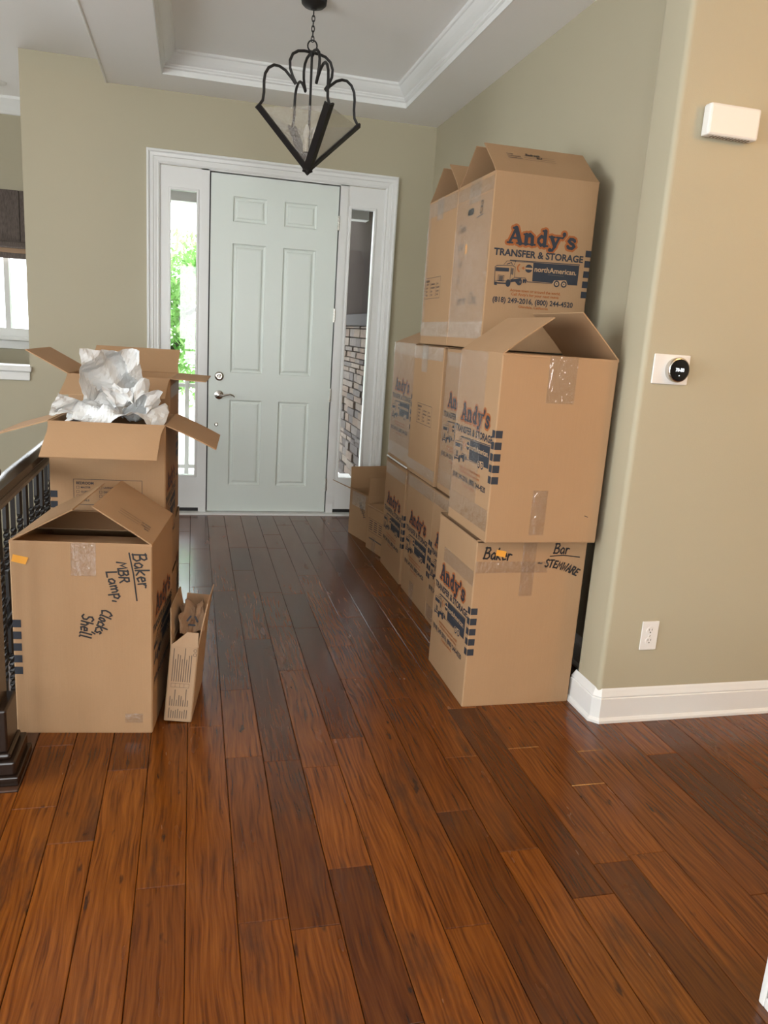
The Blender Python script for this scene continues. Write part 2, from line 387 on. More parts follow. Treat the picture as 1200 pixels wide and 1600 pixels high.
# ------------------------------------------------------------------ floor of separate planks
NOSE_X = -.499
b = MB()
for a in ((NOSE_X, 5.5, -4.5, 2.44), (NOSE_X, XH, 2.44, YF), (-3.5, NOSE_X, -4.5, 2.25), (-3.5, -1.75, 2.25, YF)): b.box(a[0], a[1], a[2], a[3], -.30, -.012)
floor = struct(b.build('floor', 'gap'))
PW = .1235; rows = []
for k in range(-29, 46):
    x0 = -.005+k*PW; x1 = x0+PW
    if x1 > 5.5 or x0 < -3.5: continue
    y1 = YF-.062
    if x1 < NOSE_X+.01: y1 = 2.245
    elif x1 > 1.73: y1 = 2.43
    y = -4.45+random.uniform(-.6, 0)
    while y < y1:
        ln = random.choice((.35, .5, .62, .75, .9, 1.05, 1.2, 1.4)); ye = min(y+ln, y1)
        if y1-ye < .15: ye = y1
        if ye > -4.45: rows.append((x0, x1, max(y, -4.45), ye))
        y = ye
def plank_geo(x0, x1, y0, y1, cx=0, cy=0, g=.0007, c=.0022):
    def rect(i, z): return [(x0+i-cx, y0+i-cy, z), (x1-i-cx, y0+i-cy, z), (x1-i-cx, y1-i-cy, z), (x0+i-cx, y1-i-cy, z)]
    vs = rect(g, -.012)+rect(g, -.0016)+rect(c, 0)
    fs = [(0, 1, 5, 4), (1, 2, 6, 5), (2, 3, 7, 6), (3, 0, 4, 7), (4, 5, 9, 8), (5, 6, 10, 9), (6, 7, 11, 10), (7, 4, 8, 11), (8, 9, 10, 11)]
    return vs, fs
def seen_area(r):
    q = [project((x, y, 0)) for x, y in ((r[0], r[2]), (r[1], r[2]), (r[1], r[3]), (r[0], r[3]))]
    if any(p is None for p in q): return 0
    q = [(min(1200, max(0, p[0])), min(1600, max(0, p[1]))) for p in q]
    return abs(sum(q[i][0]*q[(i+1) % 4][1]-q[(i+1) % 4][0]*q[i][1] for i in range(4)))/2
rows.sort(key=seen_area, reverse=True)
rest = MB(); ids = []
for i, r in enumerate(rows):
    if i < 280 and seen_area(r) > 30:
        cx, cy = (r[0]+r[1])/2, (r[2]+r[3])/2; vs, fs = plank_geo(*r, cx, cy)
        me = bpy.data.meshes.new('plank'); me.from_pydata(vs, [], fs); me.materials.append(M['wood'])
        o = bpy.data.objects.new('plank', me); C.objects.link(o); o.parent = floor; o.location = (cx, cy, 0)
    else:
        vs, fs = plank_geo(*r); rest.add(vs, fs); ids += [random.random()]*len(fs)
o = rest.build('plank_field', 'wood', floor); o['kind'] = 'stuff'
at = o.data.attributes.new('plank_id', 'FLOAT', 'FACE'); at.data.foreach_set('value', ids)

# stairwell at the left: dark nosing board, well walls, descending treads
b = MB(); b.box(-.725, NOSE_X-.001, 2.252, YF-.03, -.035, 0, ch=.004); b.box(-1.75, -.725, 2.252, 2.40, -.035, 0, ch=.004); b.box(-.71, -.53, 2.27, YF-.04, -.3, -.035)
struct(b.build('trim_4', 'darkwood'), 'dark nosing board around the stairwell')
b = MB(); b.box(-.70, -.54, 2.33, YF, -2.8, -.3); b.box(-1.75, -.6, 2.25, 2.33, -2.8, -.3); b.box(-1.85, -1.75, 2.25, YF, -2.8, -.3); struct(b.build('wall_stairwell', 'wall'))
st = struct(bpy.data.objects.new('stairs', None)); C.objects.link(st); st.location = (-1.2, 4.9, -.2)
for i in range(12):
    b = MB(); y = .7-i*.26; z = -.0-i*.19
    b.box(-.54, .49, y-.26, y+.02, z-.04, z, ch=.004); b.box(-.54, .49, y-.02, y, z-.19, z-.04); b.build('tread', 'darkwood', st)
b = MB(); b.box(-1.8, -.6, 2.3, YF, -2.85, -2.8); struct(b.build('floor_lower', 'gap'))

# ------------------------------------------------------------------ front door, sidelights, casing
OX0, OX1, OZ = -.316, 1.456, 2.547
cp = [(0, .0), (0, .030), (.006, .034), (.014, .034), (.020, .027), (.024, .024), (.042, .022), (.047, .016), (.052, .016), (.070, .012), (.076, .014), (.084, .011), (.090, .004), (.090, -.05)]
b = MB(); vs = []; fs = []
for s, q in cp: vs += [(OX0+s, YF-q, 0), (OX0+s, YF-q, OZ-s), (OX1-s, YF-q, OZ-s), (OX1-s, YF-q, 0)]
for i in range(len(cp)-1):
    for k in range(3): fs.append((i*4+k, i*4+k+1, i*4+4+k+1, i*4+4+k))
b.add(vs, fs); struct(b.build('trim_5', 'trim'), 'white stepped casing around the front door and sidelights')
def sidelight(name, xa, xb, ga, gb):
    w_ = struct(bpy.data.objects.new(name, None)); C.objects.link(w_); cx = (xa+xb)/2; w_.location = (cx, YF, 0)
    b = MB(); z0, z1, g0, g1 = .042, 2.46, .292, 2.304
    for a in ((xa, ga, z0, z1), (gb, xb, z0, z1), (ga, gb, z0, g0), (ga, gb, g1, z1)): b.box(a[0]-cx, a[1]-cx, .004, .06, a[2], a[3])
    b.build('frame', 'trim', w_)
    b = MB(); e = .014
    for a in ((ga-e, ga+.003, g0-e, g1+e), (gb-.003, gb+e, g0-e, g1+e), (ga, gb, g0-e, g0+.003), (ga, gb, g1-.003, g1+e)): b.box(a[0]-cx, a[1]-cx, -.003, .012, a[2], a[3], ch=.004)
    b.build('glazing_bead', 'trim', w_)
    boxobj('pane', 'glass', w_, ga-cx, gb-cx, .03, .035, g0, g1)
    boxobj('gap_shade', 'black', w_, xa-cx, xb-cx, .02, .07, .012, .044)  # black strip painted in as the shade in the gap beneath the sidelight
sidelight('window_1', -.228, .052, -.158, .021); sidelight('window_2', 1.088, 1.368, 1.119, 1.296)
b = MB(); b.box(.050, .106, YF-.004, YF+.09, .012, 2.462); b.box(1.034, 1.090, YF-.004, YF+.09, .012, 2.462); b.box(.05, 1.09, YF-.004, YF+.09, 2.450, 2.47)
struct(b.build('trim_6', 'trim'), 'white door jamb')
b = MB(); b.box(-.228, 1.368, YF-.060, YF+.12, -.005, .013, ch=.005); struct(b.build('trim_7', 'trim'), 'pale threshold under the front door')
b = MB(); b.box(.104, 1.036, YF+.048, YF+.06, .012, 2.452); b.build('door_gap', 'black', struct(bpy.data.objects['trim_6']))
door = struct(bpy.data.objects.new('door_1', None)); C.objects.link(door); door.location = (.57, YF+.002, 0)
b = MB(); hw = .4545; z0, z1 = .018, 2.441
PAN = [(-.292, -.063, 2.130, 2.300), (.068, .300, 2.130, 2.300), (-.292, -.057, 1.073, 1.984), (.063, .318, 1.073, 1.984), (-.300, -.052, .224, .872), (.052, .318, .224, .872)]
PAN = [(-.30 if i % 2 == 0 else .062, -.062 if i % 2 == 0 else .30, p[2], p[3]) for i, p in enumerate(PAN)]
zs = [z0, .224, .872, 1.073, 1.984, 2.130, 2.300, z1]
for a in ((-hw, -.30), (-.062, .062), (.30, hw)): b.box(a[0], a[1], 0, .042, z0, z1)
for i in (0, 2, 4, 6):
    for a in ((-.30, -.062), (.062, .30)): b.box(a[0], a[1], 0, .042, zs[i], zs[i+1])
b.build('door_leaf', 'door', door)
for x0, x1, q0, q1 in PAN:                                    # moulded raised panels
    b = MB(); P = [(0, 0), (.006, .009), (.014, .012), (.024, .010), (.030, .004), (.040, .0025)]; vs = []; fs = []
    for s, y in P: vs += [(x0+s, y, q0+s), (x1-s, y, q0+s), (x1-s, y, q1-s), (x0+s, y, q1-s)]
    for i in range(len(P)-1):
        for k in range(4): fs.append((i*4+k, i*4+(k+1) % 4, i*4+4+(k+1) % 4, i*4+4+k))
    n = len(vs); fs.append((n-4, n-3, n-2, n-1)); b.add(vs, fs); b.build('panel', 'door', door)
hx = .192-.57
b = MB(); b.lathe([(0, .010), (.012, .012), (.02, .014), (.026, .012), (.033, .006), (.0335, 0)], (hx, 0, 1.042), 24, 'y')
b.box(hx-.004, hx+.004, -.026, -.008, 1.030, 1.054, ch=.002); b.build('deadbolt', 'nickel', door, True)
b = MB(); b.lathe([(0, .016), (.014, .016), (.02, .012), (.032, .008), (.034, 0)], (hx, 0, .905), 24, 'y'); b.lathe([(.011, .01), (.010, .05), (.013, .056), (0, .06)], (hx, 0, .905), 16, 'y')
h = b.build('handle_rose', 'nickel', door, True)
b = MB(); b.tube([(hx, -.052, .905), (hx+.03, -.055, .903), (hx+.055, -.057, .912), (hx+.08, -.056, .916), (hx+.1, -.052, .908), (hx+.112, -.048, .897)], [.010, .009, .0075, .006, .005, .0045], 10); b.build('lever', 'nickel', h, True)
b = MB(); b.lathe([(0, .009), (.008, .009), (.014, .004), (.015, 0)], (.176-.57, 0, .684), 18, 'y'); b.build('door_stop', 'nickel', door, True)
for z in (2.19, 1.535, .94, .24):
    b = MB(); b.tube([(.460, -.008, z-.05), (.460, -.008, z+.05)], .0065, 10); b.box(.452, .470, -.004, .001, z-.05, z+.05); b.build('hinge', 'nickel', door, True)

# ------------------------------------------------------------------ outside: porch, stone wall, railing, tree
b = MB(); b.box(-4, 4, YF+T, 8.6, -.30, -.17); struct(b.build('porch_floor', 'concrete'))
b = MB(); b.box(-.99, 4, YF+T, 8.75, 2.735, 2.80); struct(b.build('porch_ceiling', 'porch_dark'))
b = MB(); b.box(-.99, 4, 8.42, 8.58, 2.59, 2.735); struct(b.build('porch_beam', 'trim'))
b = MB(); b.box(1.80, 1.95, YF+T, 10.5, -.3, 2.75); pw = struct(b.build('wall_porch', 'siding'))
b = MB(); b.box(1.735, 1.80, YF+T, 10.5, 1.50, 1.625, ch=.01); b.build('ledge', 'ledge', pw)
z = -.28; sts = 0
while z < 1.49:
    hgt = random.choice((.055, .07, .085, .10)); hgt = min(hgt, 1.499-z)
    if hgt < .02: break
    y = 6.9+random.uniform(-.3, 0)
    while y < 10.2:
        ln = random.uniform(.18, .48); p = random.uniform(.015, .045)
        b = MB(); b.box(-p, .0, -ln/2+.004, ln/2-.004, .004, hgt-.004, ch=.006)
        for i, v in enumerate(b.v): b.v[i] = (v[0]+random.uniform(-.004, .004), v[1], v[2])
        if sts < 300:
            o = b.build('stone', 'stone', pw); o.location = (1.80, y+ln/2, z); sts += 1
        y += ln
    z += hgt
t = thing('porch_railing', 'white porch railing seen through the sidelight', 'railing', (0, 8.3, -.17))
for z in (.10, .95):
    b = MB(); b.box(-.9, 1.3, -.02, .02, z-.02, z+.02, ch=.004); b.build('rail', 'trim', t)
for i in range(10): boxobj('baluster', 'trim', t, -.86+i*.23, -.835+i*.23, -.0075, .0075, .10, .94)
boxobj('post', 'trim', t, -.075, -.03, -.022, .022, 0, 1.0, ch=.004)
b = MB(); b.box(-40, 40, 8.6, 60, -.6, -.45); struct(b.build('ground', 'lawn'))
t = thing('tree', 'leafy green tree in bright light beyond the porch', 'tree', (-.42, 12.5, -.5))
b = MB(); b.tube([(0, 0, 0), (.03, .0, .7), (-.05, .05, 1.4), (.05, 0, 2.2), (0, 0, 3.0)], [.13, .10, .08, .05, .02], 10)
for i in range(9):
    a = i*2.4; z = .8+i*.2; b.tube([(0, 0, z), (.6*math.cos(a), .6*math.sin(a), z+.35), (1.3*math.cos(a), 1.3*math.sin(a), z+.55)], [.05, .03, .01], 6)
b.build('trunk', 'bark', t, True)
b = MB(); random.seed(3)
for i in range(15000):
    c = random.choice([(0, 0, 1.9, 1.3), (.8, -.2, 2.1, 1.0), (.5, .2, 1.4, .9), (-.8, 0, 2.0, 1.0), (.3, -.4, 2.5, .8)])
    d = Vector((random.gauss(0, 1), random.gauss(0, 1), random.gauss(0, 1))).normalized()*c[3]*random.uniform(.35, 1)
    p = Vector((c[0]+d.x, c[1]+d.y, c[2]+d.z*.9))
    if noise.noise(p*2.6) < -.12: continue
    a = Vector((random.gauss(0, 1), random.gauss(0, 1), random.gauss(0, 1))).normalized(); q = a.cross(Vector((.3, .2, .9))).normalized(); s = random.uniform(.04, .08)
    b.add([p-a*s, p+q*s*.5, p+a*s, p-q*s*.5], [(0, 1, 2, 3)])
o = b.build('foliage', 'leaf', t); o['kind'] = 'stuff'
random.seed(11)

# ------------------------------------------------------------------ stair railing
t = thing('stair_railing', 'black iron baluster railing with dark wood handrail and newel post beside the stairwell', 'railing', (-.608, 2.38, 0))
b = MB(); b.box(-.050, .050, -.050, .050, .0, .93, ch=.006); b.box(-.062, .062, -.062, .062, .93, .955, ch=.008); b.box(-.05, .05, -.05, .05, .955, .98, ch=.01)
n = b.build('newel_post', 'railwood', t)
b = MB(); b.box(-.105, .105, -.105, .105, 0, .03, ch=.004); b.box(-.095, .095, -.095, .095, .03, .075, ch=.006); b.box(-.08, .08, -.08, .08, .075, .095, ch=.008); b.box(-.072, .072, -.072, .072, .095, .235, ch=.006); b.build('plinth', 'railwood', n)
b = MB()
pr = [(-.030, .80), (.030, .80), (.032, .815), (.024, .825), (.034, .842), (.030, .862), (.012, .872), (-.012, .872), (-.030, .862), (-.034, .842), (-.024, .825), (-.032, .815)]
k = len(pr); vs = [(x, .05, z) for x, z in pr]+[(x, YF-2.38-.01, z) for x, z in pr]
b.add(vs, [tuple(range(k)), tuple(range(k, 2*k))]+[(i, (i+1) % k, k+(i+1) % k, k+i) for i in range(k)]); b.build('handrail', 'railwood', t, True)
def twist_bar(style):
    b = MB(); hs = .0072; segs = []
    zs = [0, .10, .12]
    def ring(z, a, s): return [(s*math.cos(R(a+45+90*q))*1.414, s*math.sin(R(a+45+90*q))*1.414, z) for q in range(4)]
    pts = []
    tw = [(.14, .30), (.50, .66)] if style == 0 else [(.18, .62)] if style == 1 else [(.10, .24), (.54, .68)]
    a = 0; z = 0
    while z <= .805:
        on = any(p <= z <= q for p, q in tw); pts.append(ring(z, a, hs*(1.12 if on else 1)))
        if on: a += 42
        z += .0115
    vs = [v for r_ in pts for v in r_]; fs = []
    for i in range(len(pts)-1):
        for q in range(4): fs.append((i*4+q, i*4+(q+1) % 4, i*4+4+(q+1) % 4, i*4+4+q))
    b.add(vs, fs)
    if style == 2:
        for q in range(4):
            b.tube([(.022*math.sin(math.pi*u/8)*math.cos(R(q*90+u*28)), .022*math.sin(math.pi*u/8)*math.sin(R(q*90+u*28)), .32+.14*u/8) for u in range(9)], .0042, 6)
    b.box(-.013, .013, -.013, .013, 0, .022, ch=.003)
    return b.build('baluster', 'iron', t)
protos = [twist_bar(0), twist_bar(1), twist_bar(2)]
for i in range(30):
    y = .15+i*.107
    if y > 3.4: break
    o = protos[i] if i < 3 else protos[(0, 2, 1)[i % 3]].copy()
    if i >= 3: C.objects.link(o); o.parent = t
    o.location = (0, y, 0)

# ------------------------------------------------------------------ pendant lantern
t = thing('pendant_light', 'black iron pendant lantern with curved arms and an inverted glass pyramid', 'pendant light', (.583, 4.36, 2.22))
Z = lambda z: z-2.22
b = MB(); b.lathe([(0, Z(3.000)), (.012, Z(3.0)), (.02, Z(3.008)), (.05, Z(3.014)), (.063, Z(3.026)), (.066, Z(3.049))], (0, 0, 0), 28); b.build('ceiling_canopy', 'iron', t, True)
z = 3.0; i = 0
while z > 2.868:
    b = MB(); n = 14
    b.tube([((.0075*math.cos(2*math.pi*q/n)) if i % 2 else 0, 0 if i % 2 else .0075*math.cos(2*math.pi*q/n), Z(z-.016)+.0155*math.sin(2*math.pi*q/n)) for q in range(n+1)], .0026, 6, cap=False)
    b.build('chain_link', 'iron', t, True); z -= .0235; i += 1
b = MB(); n = 20; b.tube([(.024*math.cos(2*math.pi*q/n)*.97, .024*math.cos(2*math.pi*q/n)*-.2, Z(2.835)+.026*math.sin(2*math.pi*q/n)) for q in range(n+1)], .004, 8, cap=False); b.build('hanging_loop', 'iron', t, True)
b = MB(); b.tube([(0, 0, Z(2.81)), (0, 0, Z(2.335))], .0065, 10); b.lathe([(0, Z(2.815)), (.014, Z(2.81)), (.016, Z(2.80)), (.008, Z(2.785))], (0, 0, 0), 14); b.build('centre_rod', 'iron', t, True)
AR = [(.288, 2.492), (.270, 2.512), (.254, 2.535), (.249, 2.575), (.250, 2.625), (.245, 2.66), (.228, 2.69), (.200, 2.708), (.172, 2.708), (.140, 2.695), (.105, 2.665), (.082, 2.640), (.079, 2.643), (.100, 2.675), (.115, 2.71), (.117, 2.745), (.103, 2.778), (.075, 2.797), (.040, 2.804), (.0, 2.804)]
ang = [-78, 12, 102, 192]
for a in ang:
    ca, sa = math.cos(R(a)), math.sin(R(a))
    b = MB(); b.tube([(r_*ca, r_*sa, Z(z)) for r_, z in AR], .0074, 8); b.build('arm', 'iron', t, True)
    b = MB(); d = Vector((.29*ca, .29*sa, Z(2.497))); tip = Vector((0, 0, Z(2.222))); sd = Vector((-sa, ca, 0)); ax = (d-tip).normalized(); nn = ax.cross(sd).normalized()
    if nn.z > 0: nn = -nn
    vs = []
    for p in (tip, d):
        for u, v in ((-.027, .013), (0, -.003), (.027, .013), (.022, .022), (0, .010), (-.022, .022)): vs.append(p+sd*u-nn*v)
    b.add(vs, [(0, 1, 2, 3, 4, 5), (6, 7, 8, 9, 10, 11)]+[(i, (i+1) % 6, 6+(i+1) % 6, 6+i) for i in range(6)]); b.build('corner_bar', 'iron', t)
for i in range(4):
    a0, a1 = R(ang[i]), R(ang[(i+1) % 4]); b = MB(); r_ = .277
    tp = (0, 0, Z(2.238)); p0 = (r_*math.cos(a0), r_*math.sin(a0), Z(2.497)); p1 = (r_*math.cos(a1), r_*math.sin(a1), Z(2.497))
    b.add([tp, p0, p1], [(0, 1, 2)]); b.build('glass_panel', 'seeded', t)
b = MB(); b.lathe([(0, Z(2.212)), (.006, Z(2.216)), (.020, Z(2.232)), (.022, Z(2.240)), (0, Z(2.242))], (0, 0, 0), 4); b.build('finial', 'iron', t)
b = MB(); b.lathe([(0, Z(2.30)), (.03, Z(2.305)), (.034, Z(2.318)), (.02, Z(2.33)), (.016, Z(2.345)), (0, Z(2.345))], (0, 0, 0), 16); b.build('socket_hub', 'iron', t, True)
for a in (0, 120, 240):
    x, y = .028*math.cos(R(a)), .028*math.sin(R(a))
    b = MB(); b.tube([(x, y, Z(2.325)), (x, y, Z(2.39))], .011, 10); c = b.build('candle_sleeve', 'candle', t, True)
    b = MB(); b.lathe([(.006, Z(2.39)), (.013, Z(2.405)), (.015, Z(2.42)), (.009, Z(2.44)), (.002, Z(2.458)), (0, Z(2.46))], (x, y, 0), 12); b.build('bulb', 'bulb', c, True)

t = thing('globe_ceiling_light', 'lit warm globe lamp hanging from the ceiling of the room at the right', 'ceiling light', (2.9, .2, 2.55))
b = MB(); b.lathe([(.13*math.sin(math.pi*k/14), -.13*math.cos(math.pi*k/14)) for k in range(15)], (0, 0, 0), 20); b.build('globe', 'warm_globe', t, True)
b = MB(); b.lathe([(.03, .125), (.03, .15), (.008, .16), (.008, .47), (.06, .48), (.06, .499)], (0, 0, 0), 16); b.build('stem', 'nickel', t, True)

# ------------------------------------------------------------------ text and strokes (flat print)
_tc = {}
def text_geo(s, bold=0):
    if (s, bold) in _tc: return _tc[(s, bold)]
    cu = bpy.data.curves.new('t', 'FONT'); cu.body = s; cu.size = 1; cu.offset = bold; cu.fill_mode = 'FRONT'; cu.resolution_u = 3
    ob = bpy.data.objects.new('t', cu); C.objects.link(ob); dg = bpy.context.evaluated_depsgraph_get(); dg.update()
    me = bpy.data.meshes.new_from_object(ob.evaluated_get(dg)); vs = [(v.co.x, v.co.y) for v in me.vertices]; fs = [tuple(p.vertices) for p in me.polygons]
    bpy.data.objects.remove(ob); bpy.data.curves.remove(cu); bpy.data.meshes.remove(me)
    _tc[(s, bold)] = (vs, fs); return vs, fs
class Print(MB):                        # (u right, v up) on a face; layer lifts it off the board
    cnt = 0
    def p2(s, pts, fs, m, layer):
        s.cnt += 1; s.add([(u, -.0006-.0003*layer-1.2e-6*s.cnt, v) for u, v in pts], fs, s.idx(m))
    def poly(s, pts, m, layer=0): s.p2(pts, [tuple(range(len(pts)))], m, layer)
    def rect(s, u0, u1, v0, v1, m, layer=0): s.poly([(u0, v0), (u1, v0), (u1, v1), (u0, v1)], m, layer)
    def frame(s, u0, u1, v0, v1, th, m, layer=0):
        s.rect(u0, u1, v0, v0+th, m, layer); s.rect(u0, u1, v1-th, v1, m, layer); s.rect(u0, u0+th, v0, v1, m, layer); s.rect(u1-th, u1, v0, v1, m, layer)
    def disc(s, u, v, r, m, layer=0, n=16, ry=None): s.poly([(u+r*math.cos(2*math.pi*k/n), v+(ry or r)*math.sin(2*math.pi*k/n)) for k in range(n)], m, layer)
    def line(s, pts, wd, m, layer=0, n=8):      # one mitred ribbon with round ends
        P_ = [Vector(p) for p in pts]; P_ = [p for k, p in enumerate(P_) if k == 0 or (p-P_[k-1]).length > 1e-6]
        if len(P_) < 2: return s.disc(P_[0].x, P_[0].y, wd/2, m, layer, n)
        D = [(c_-a_).normalized() for a_, c_ in zip(P_, P_[1:])]; lf = []; rt = []
        for k, p in enumerate(P_):
            ds = ([D[k-1]] if k > 0 else [])+([D[k]] if k < len(D) else []); ns = [Vector((-d.y, d.x)) for d in ds]; q = sum(ns, Vector((0, 0)))
            q = q.normalized() if q.length > .05 else ns[0]; q = q/max(.55, abs(q.dot(ns[0])))*wd/2; lf.append(p+q); rt.append(p-q)
        k = len(P_); s.p2(rt+lf, [(i, i+1, k+i+1, k+i) for i in range(k-1)], m, layer)
        for p, d in ((P_[0], -D[0]), (P_[-1], D[-1])):
            q = Vector((-d.y, d.x)); s.poly([p+(d*math.sin(math.pi*a_/n)-q*math.cos(math.pi*a_/n))*wd/2 for a_ in range(n+1)], m, layer)
    def text(s, st, u0, u1, v0, cap, m, layer=0, bold=0, rot=0, org=None):
        vs, fs = text_geo(st, bold); xs = [v[0] for v in vs]; x0, x1 = min(xs), max(xs); k = (u1-u0)/(x1-x0)
        H_ = .73
        pts = [(u0+(x-x0)*k, v0+y*cap/H_) for x, y in vs]
        s.p2(pts, fs, m, layer)
# hand lettering as pen strokes, unit cap height
HW = {
 'B': [[(.05, 0), (.12, 1)], [(.02, .95), (.45, .98), (.55, .78), (.40, .56), (.12, .52)], [(.12, .52), (.52, .48), (.60, .22), (.42, .02), (.0, .03)]],
 'M': [[(0, 0), (.12, .9), (.35, .35), (.6, .92), (.72, 0)]], 'R': [[(.05, 0), (.1, .95), (.45, .95), (.52, .72), (.4, .52), (.1, .5)], [(.3, .5), (.62, 0)]],
 'L': [[(.1, 1), (.05, .05), (.45, .0)]], 'C': [[(.55, .85), (.35, 1), (.1, .75), (.05, .35), (.25, .02), (.55, .1)]],
 'S': [[(.5, .88), (.3, 1), (.08, .85), (.12, .6), (.42, .42), (.45, .15), (.22, 0), (.0, .12)]], 'T': [[(0, .95), (.6, 1)], [(.3, .97), (.25, 0)]],
 'E': [[(.5, .95), (.1, .92), (.05, .02), (.5, .05)], [(.08, .5), (.42, .52)]], 'W': [[(0, .95), (.15, .02), (.35, .65), (.52, .02), (.72, .98)]],
 'A': [[(0, 0), (.3, 1), (.55, 0)], [(.1, .38), (.45, .38)]], 'F': [[(.5, .95), (.1, .92), (.05, 0)], [(.08, .5), (.4, .52)]],
 'a': [[(.42, .45), (.25, .58), (.05, .38), (.08, .08), (.25, .0), (.42, .22), (.45, .5), (.48, .0)]], 'k': [[(.08, 1), (.05, 0)], [(.45, .6), (.07, .3), (.45, 0)]],
 'e': [[(.05, .3), (.42, .35), (.35, .56), (.15, .56), (.03, .3), (.15, .02), (.42, .08)]], 'r': [[(.05, .55), (.08, 0)], [(.07, .35), (.2, .55), (.4, .5)]],
 'm': [[(.03, .55), (.06, 0)], [(.06, .4), (.2, .56), (.3, .42), (.3, 0)], [(.3, .4), (.45, .56), (.56, .4), (.58, 0)]], 'p': [[(.05, .55), (.04, -.4)], [(.05, .45), (.25, .58), (.42, .35), (.3, .05), (.06, .08)]],
 'l': [[(.1, 1), (.08, .05), (.2, 0)]], 'o': [[(.25, .56), (.06, .38), (.1, .06), (.3, .0), (.43, .25), (.35, .52), (.22, .55)]], 'c': [[(.4, .48), (.22, .57), (.05, .35), (.1, .05), (.4, .06)]],
 's': [[(.36, .5), (.2, .58), (.08, .44), (.32, .22), (.28, .02), (.02, .04)]], 'h': [[(.08, 1), (.05, 0)], [(.06, .38), (.22, .57), (.38, .42), (.4, 0)]], ',': [[(.1, .08), (.02, -.22)]],
 'd': [[(.4, .48), (.2, .56), (.05, .3), (.15, .02), (.4, .15), (.42, 1), (.44, 0)]], 'i': [[(.1, .55), (.1, 0)], [(.1, .8), (.11, .82)]], 'n': [[(.05, .55), (.06, 0)], [(.06, .38), (.2, .57), (.36, .42), (.38, 0)]],
 '-': [[(.0, .3), (.12, .38), (.25, .28), (.4, .36)]], 'u': [[(.05, .55), (.08, .06), (.28, .02), (.4, .2), (.42, .55), (.44, 0)]], 'f': [[(.4, .95), (.22, 1), (.14, .7), (.12, 0)], [(0, .5), (.32, .52)]],
}
def hand(P, st, u, v, cap, ang, wd, m='marker', layer=2, slant=.12, sx=1.0, drift=0):
    x = 0; a = ang
    ca = lambda a: (math.cos(R(a)), math.sin(R(a))); pu, pv = u, v
    for chn in st:
        c_, s_ = ca(a)
        if chn == ' ': adv = .4
        else:
            g = HW[chn]; adv = max(p[0] for q in g for p in q)+.14
            for q in g:
                pts = []
                for gx, gy in q:
                    X = (gx+gy*slant)*cap*sx; Y = gy*cap; pts.append((pu+X*c_-Y*s_, pv+X*s_+Y*c_))
                P.line(pts, wd, m, layer, 6)
        pu += adv*cap*sx*c_; pv += adv*cap*sx*s_; a += drift
# swash slab lettering of the mover's name, as fat strokes
FAT = {
 'A': (.86, [([(.14, .06), (.44, .94)], .15), ([(.44, .94), (.72, .06)], .25), ([(.26, .34), (.58, .34)], .12), ([(.02, .05), (.30, .05)], .10), ([(.54, .05), (.90, .05)], .10), ([(.30, .93), (.46, .93)], .13)]),
 'n': (.72, [([(.17, .06), (.17, .60)], .22), ([(.17, .50), (.36, .62), (.50, .50), (.52, .06)], .21), ([(.03, .05), (.31, .05)], .10), ([(.40, .05), (.68, .05)], .10), ([(.03, .62), (.18, .62)], .10)]),
 'd': (.70, [([(.48, .06), (.48, .92)], .22), ([(.46, .50), (.28, .60), (.13, .42), (.13, .24), (.28, .06), (.46, .14)], .17), ([(.34, .93), (.50, .93)], .11), ([(.48, .05), (.66, .05)], .10)]),
 'y': (.70, [([(.15, .60), (.36, .08)], .22), ([(.56, .60), (.34, .02), (.24, -.18), (.10, -.20)], .15), ([(.02, .62), (.32, .62)], .10), ([(.42, .62), (.70, .62)], .10), ([(.10, -.17), (.11, -.16)], .21)]),
 "'": (.30, [([(.14, .84), (.14, .85)], .23), ([(.18, .80), (.06, .60)], .10)]),
 's': (.58, [([(.46, .50), (.36, .60), (.20, .60), (.13, .48), (.24, .36), (.38, .30), (.45, .18), (.34, .05), (.18, .06), (.09, .16)], .17), ([(.47, .60), (.47, .46)], .08), ([(.08, .05), (.08, .18)], .08)]),
}
def fat(P, st, u0, u1, v0, cap, grow, m, layer):
    tot = sum(FAT[c][0] for c in st); k = (u1-u0)/tot; x = u0
    for c in st:
        for pts, wd in FAT[c][1]:
            P.line([(x+px*k, v0+py*cap) for px, py in pts], wd*(k+cap)/2+grow, m, layer, 12)
        x += FAT[c][0]*k
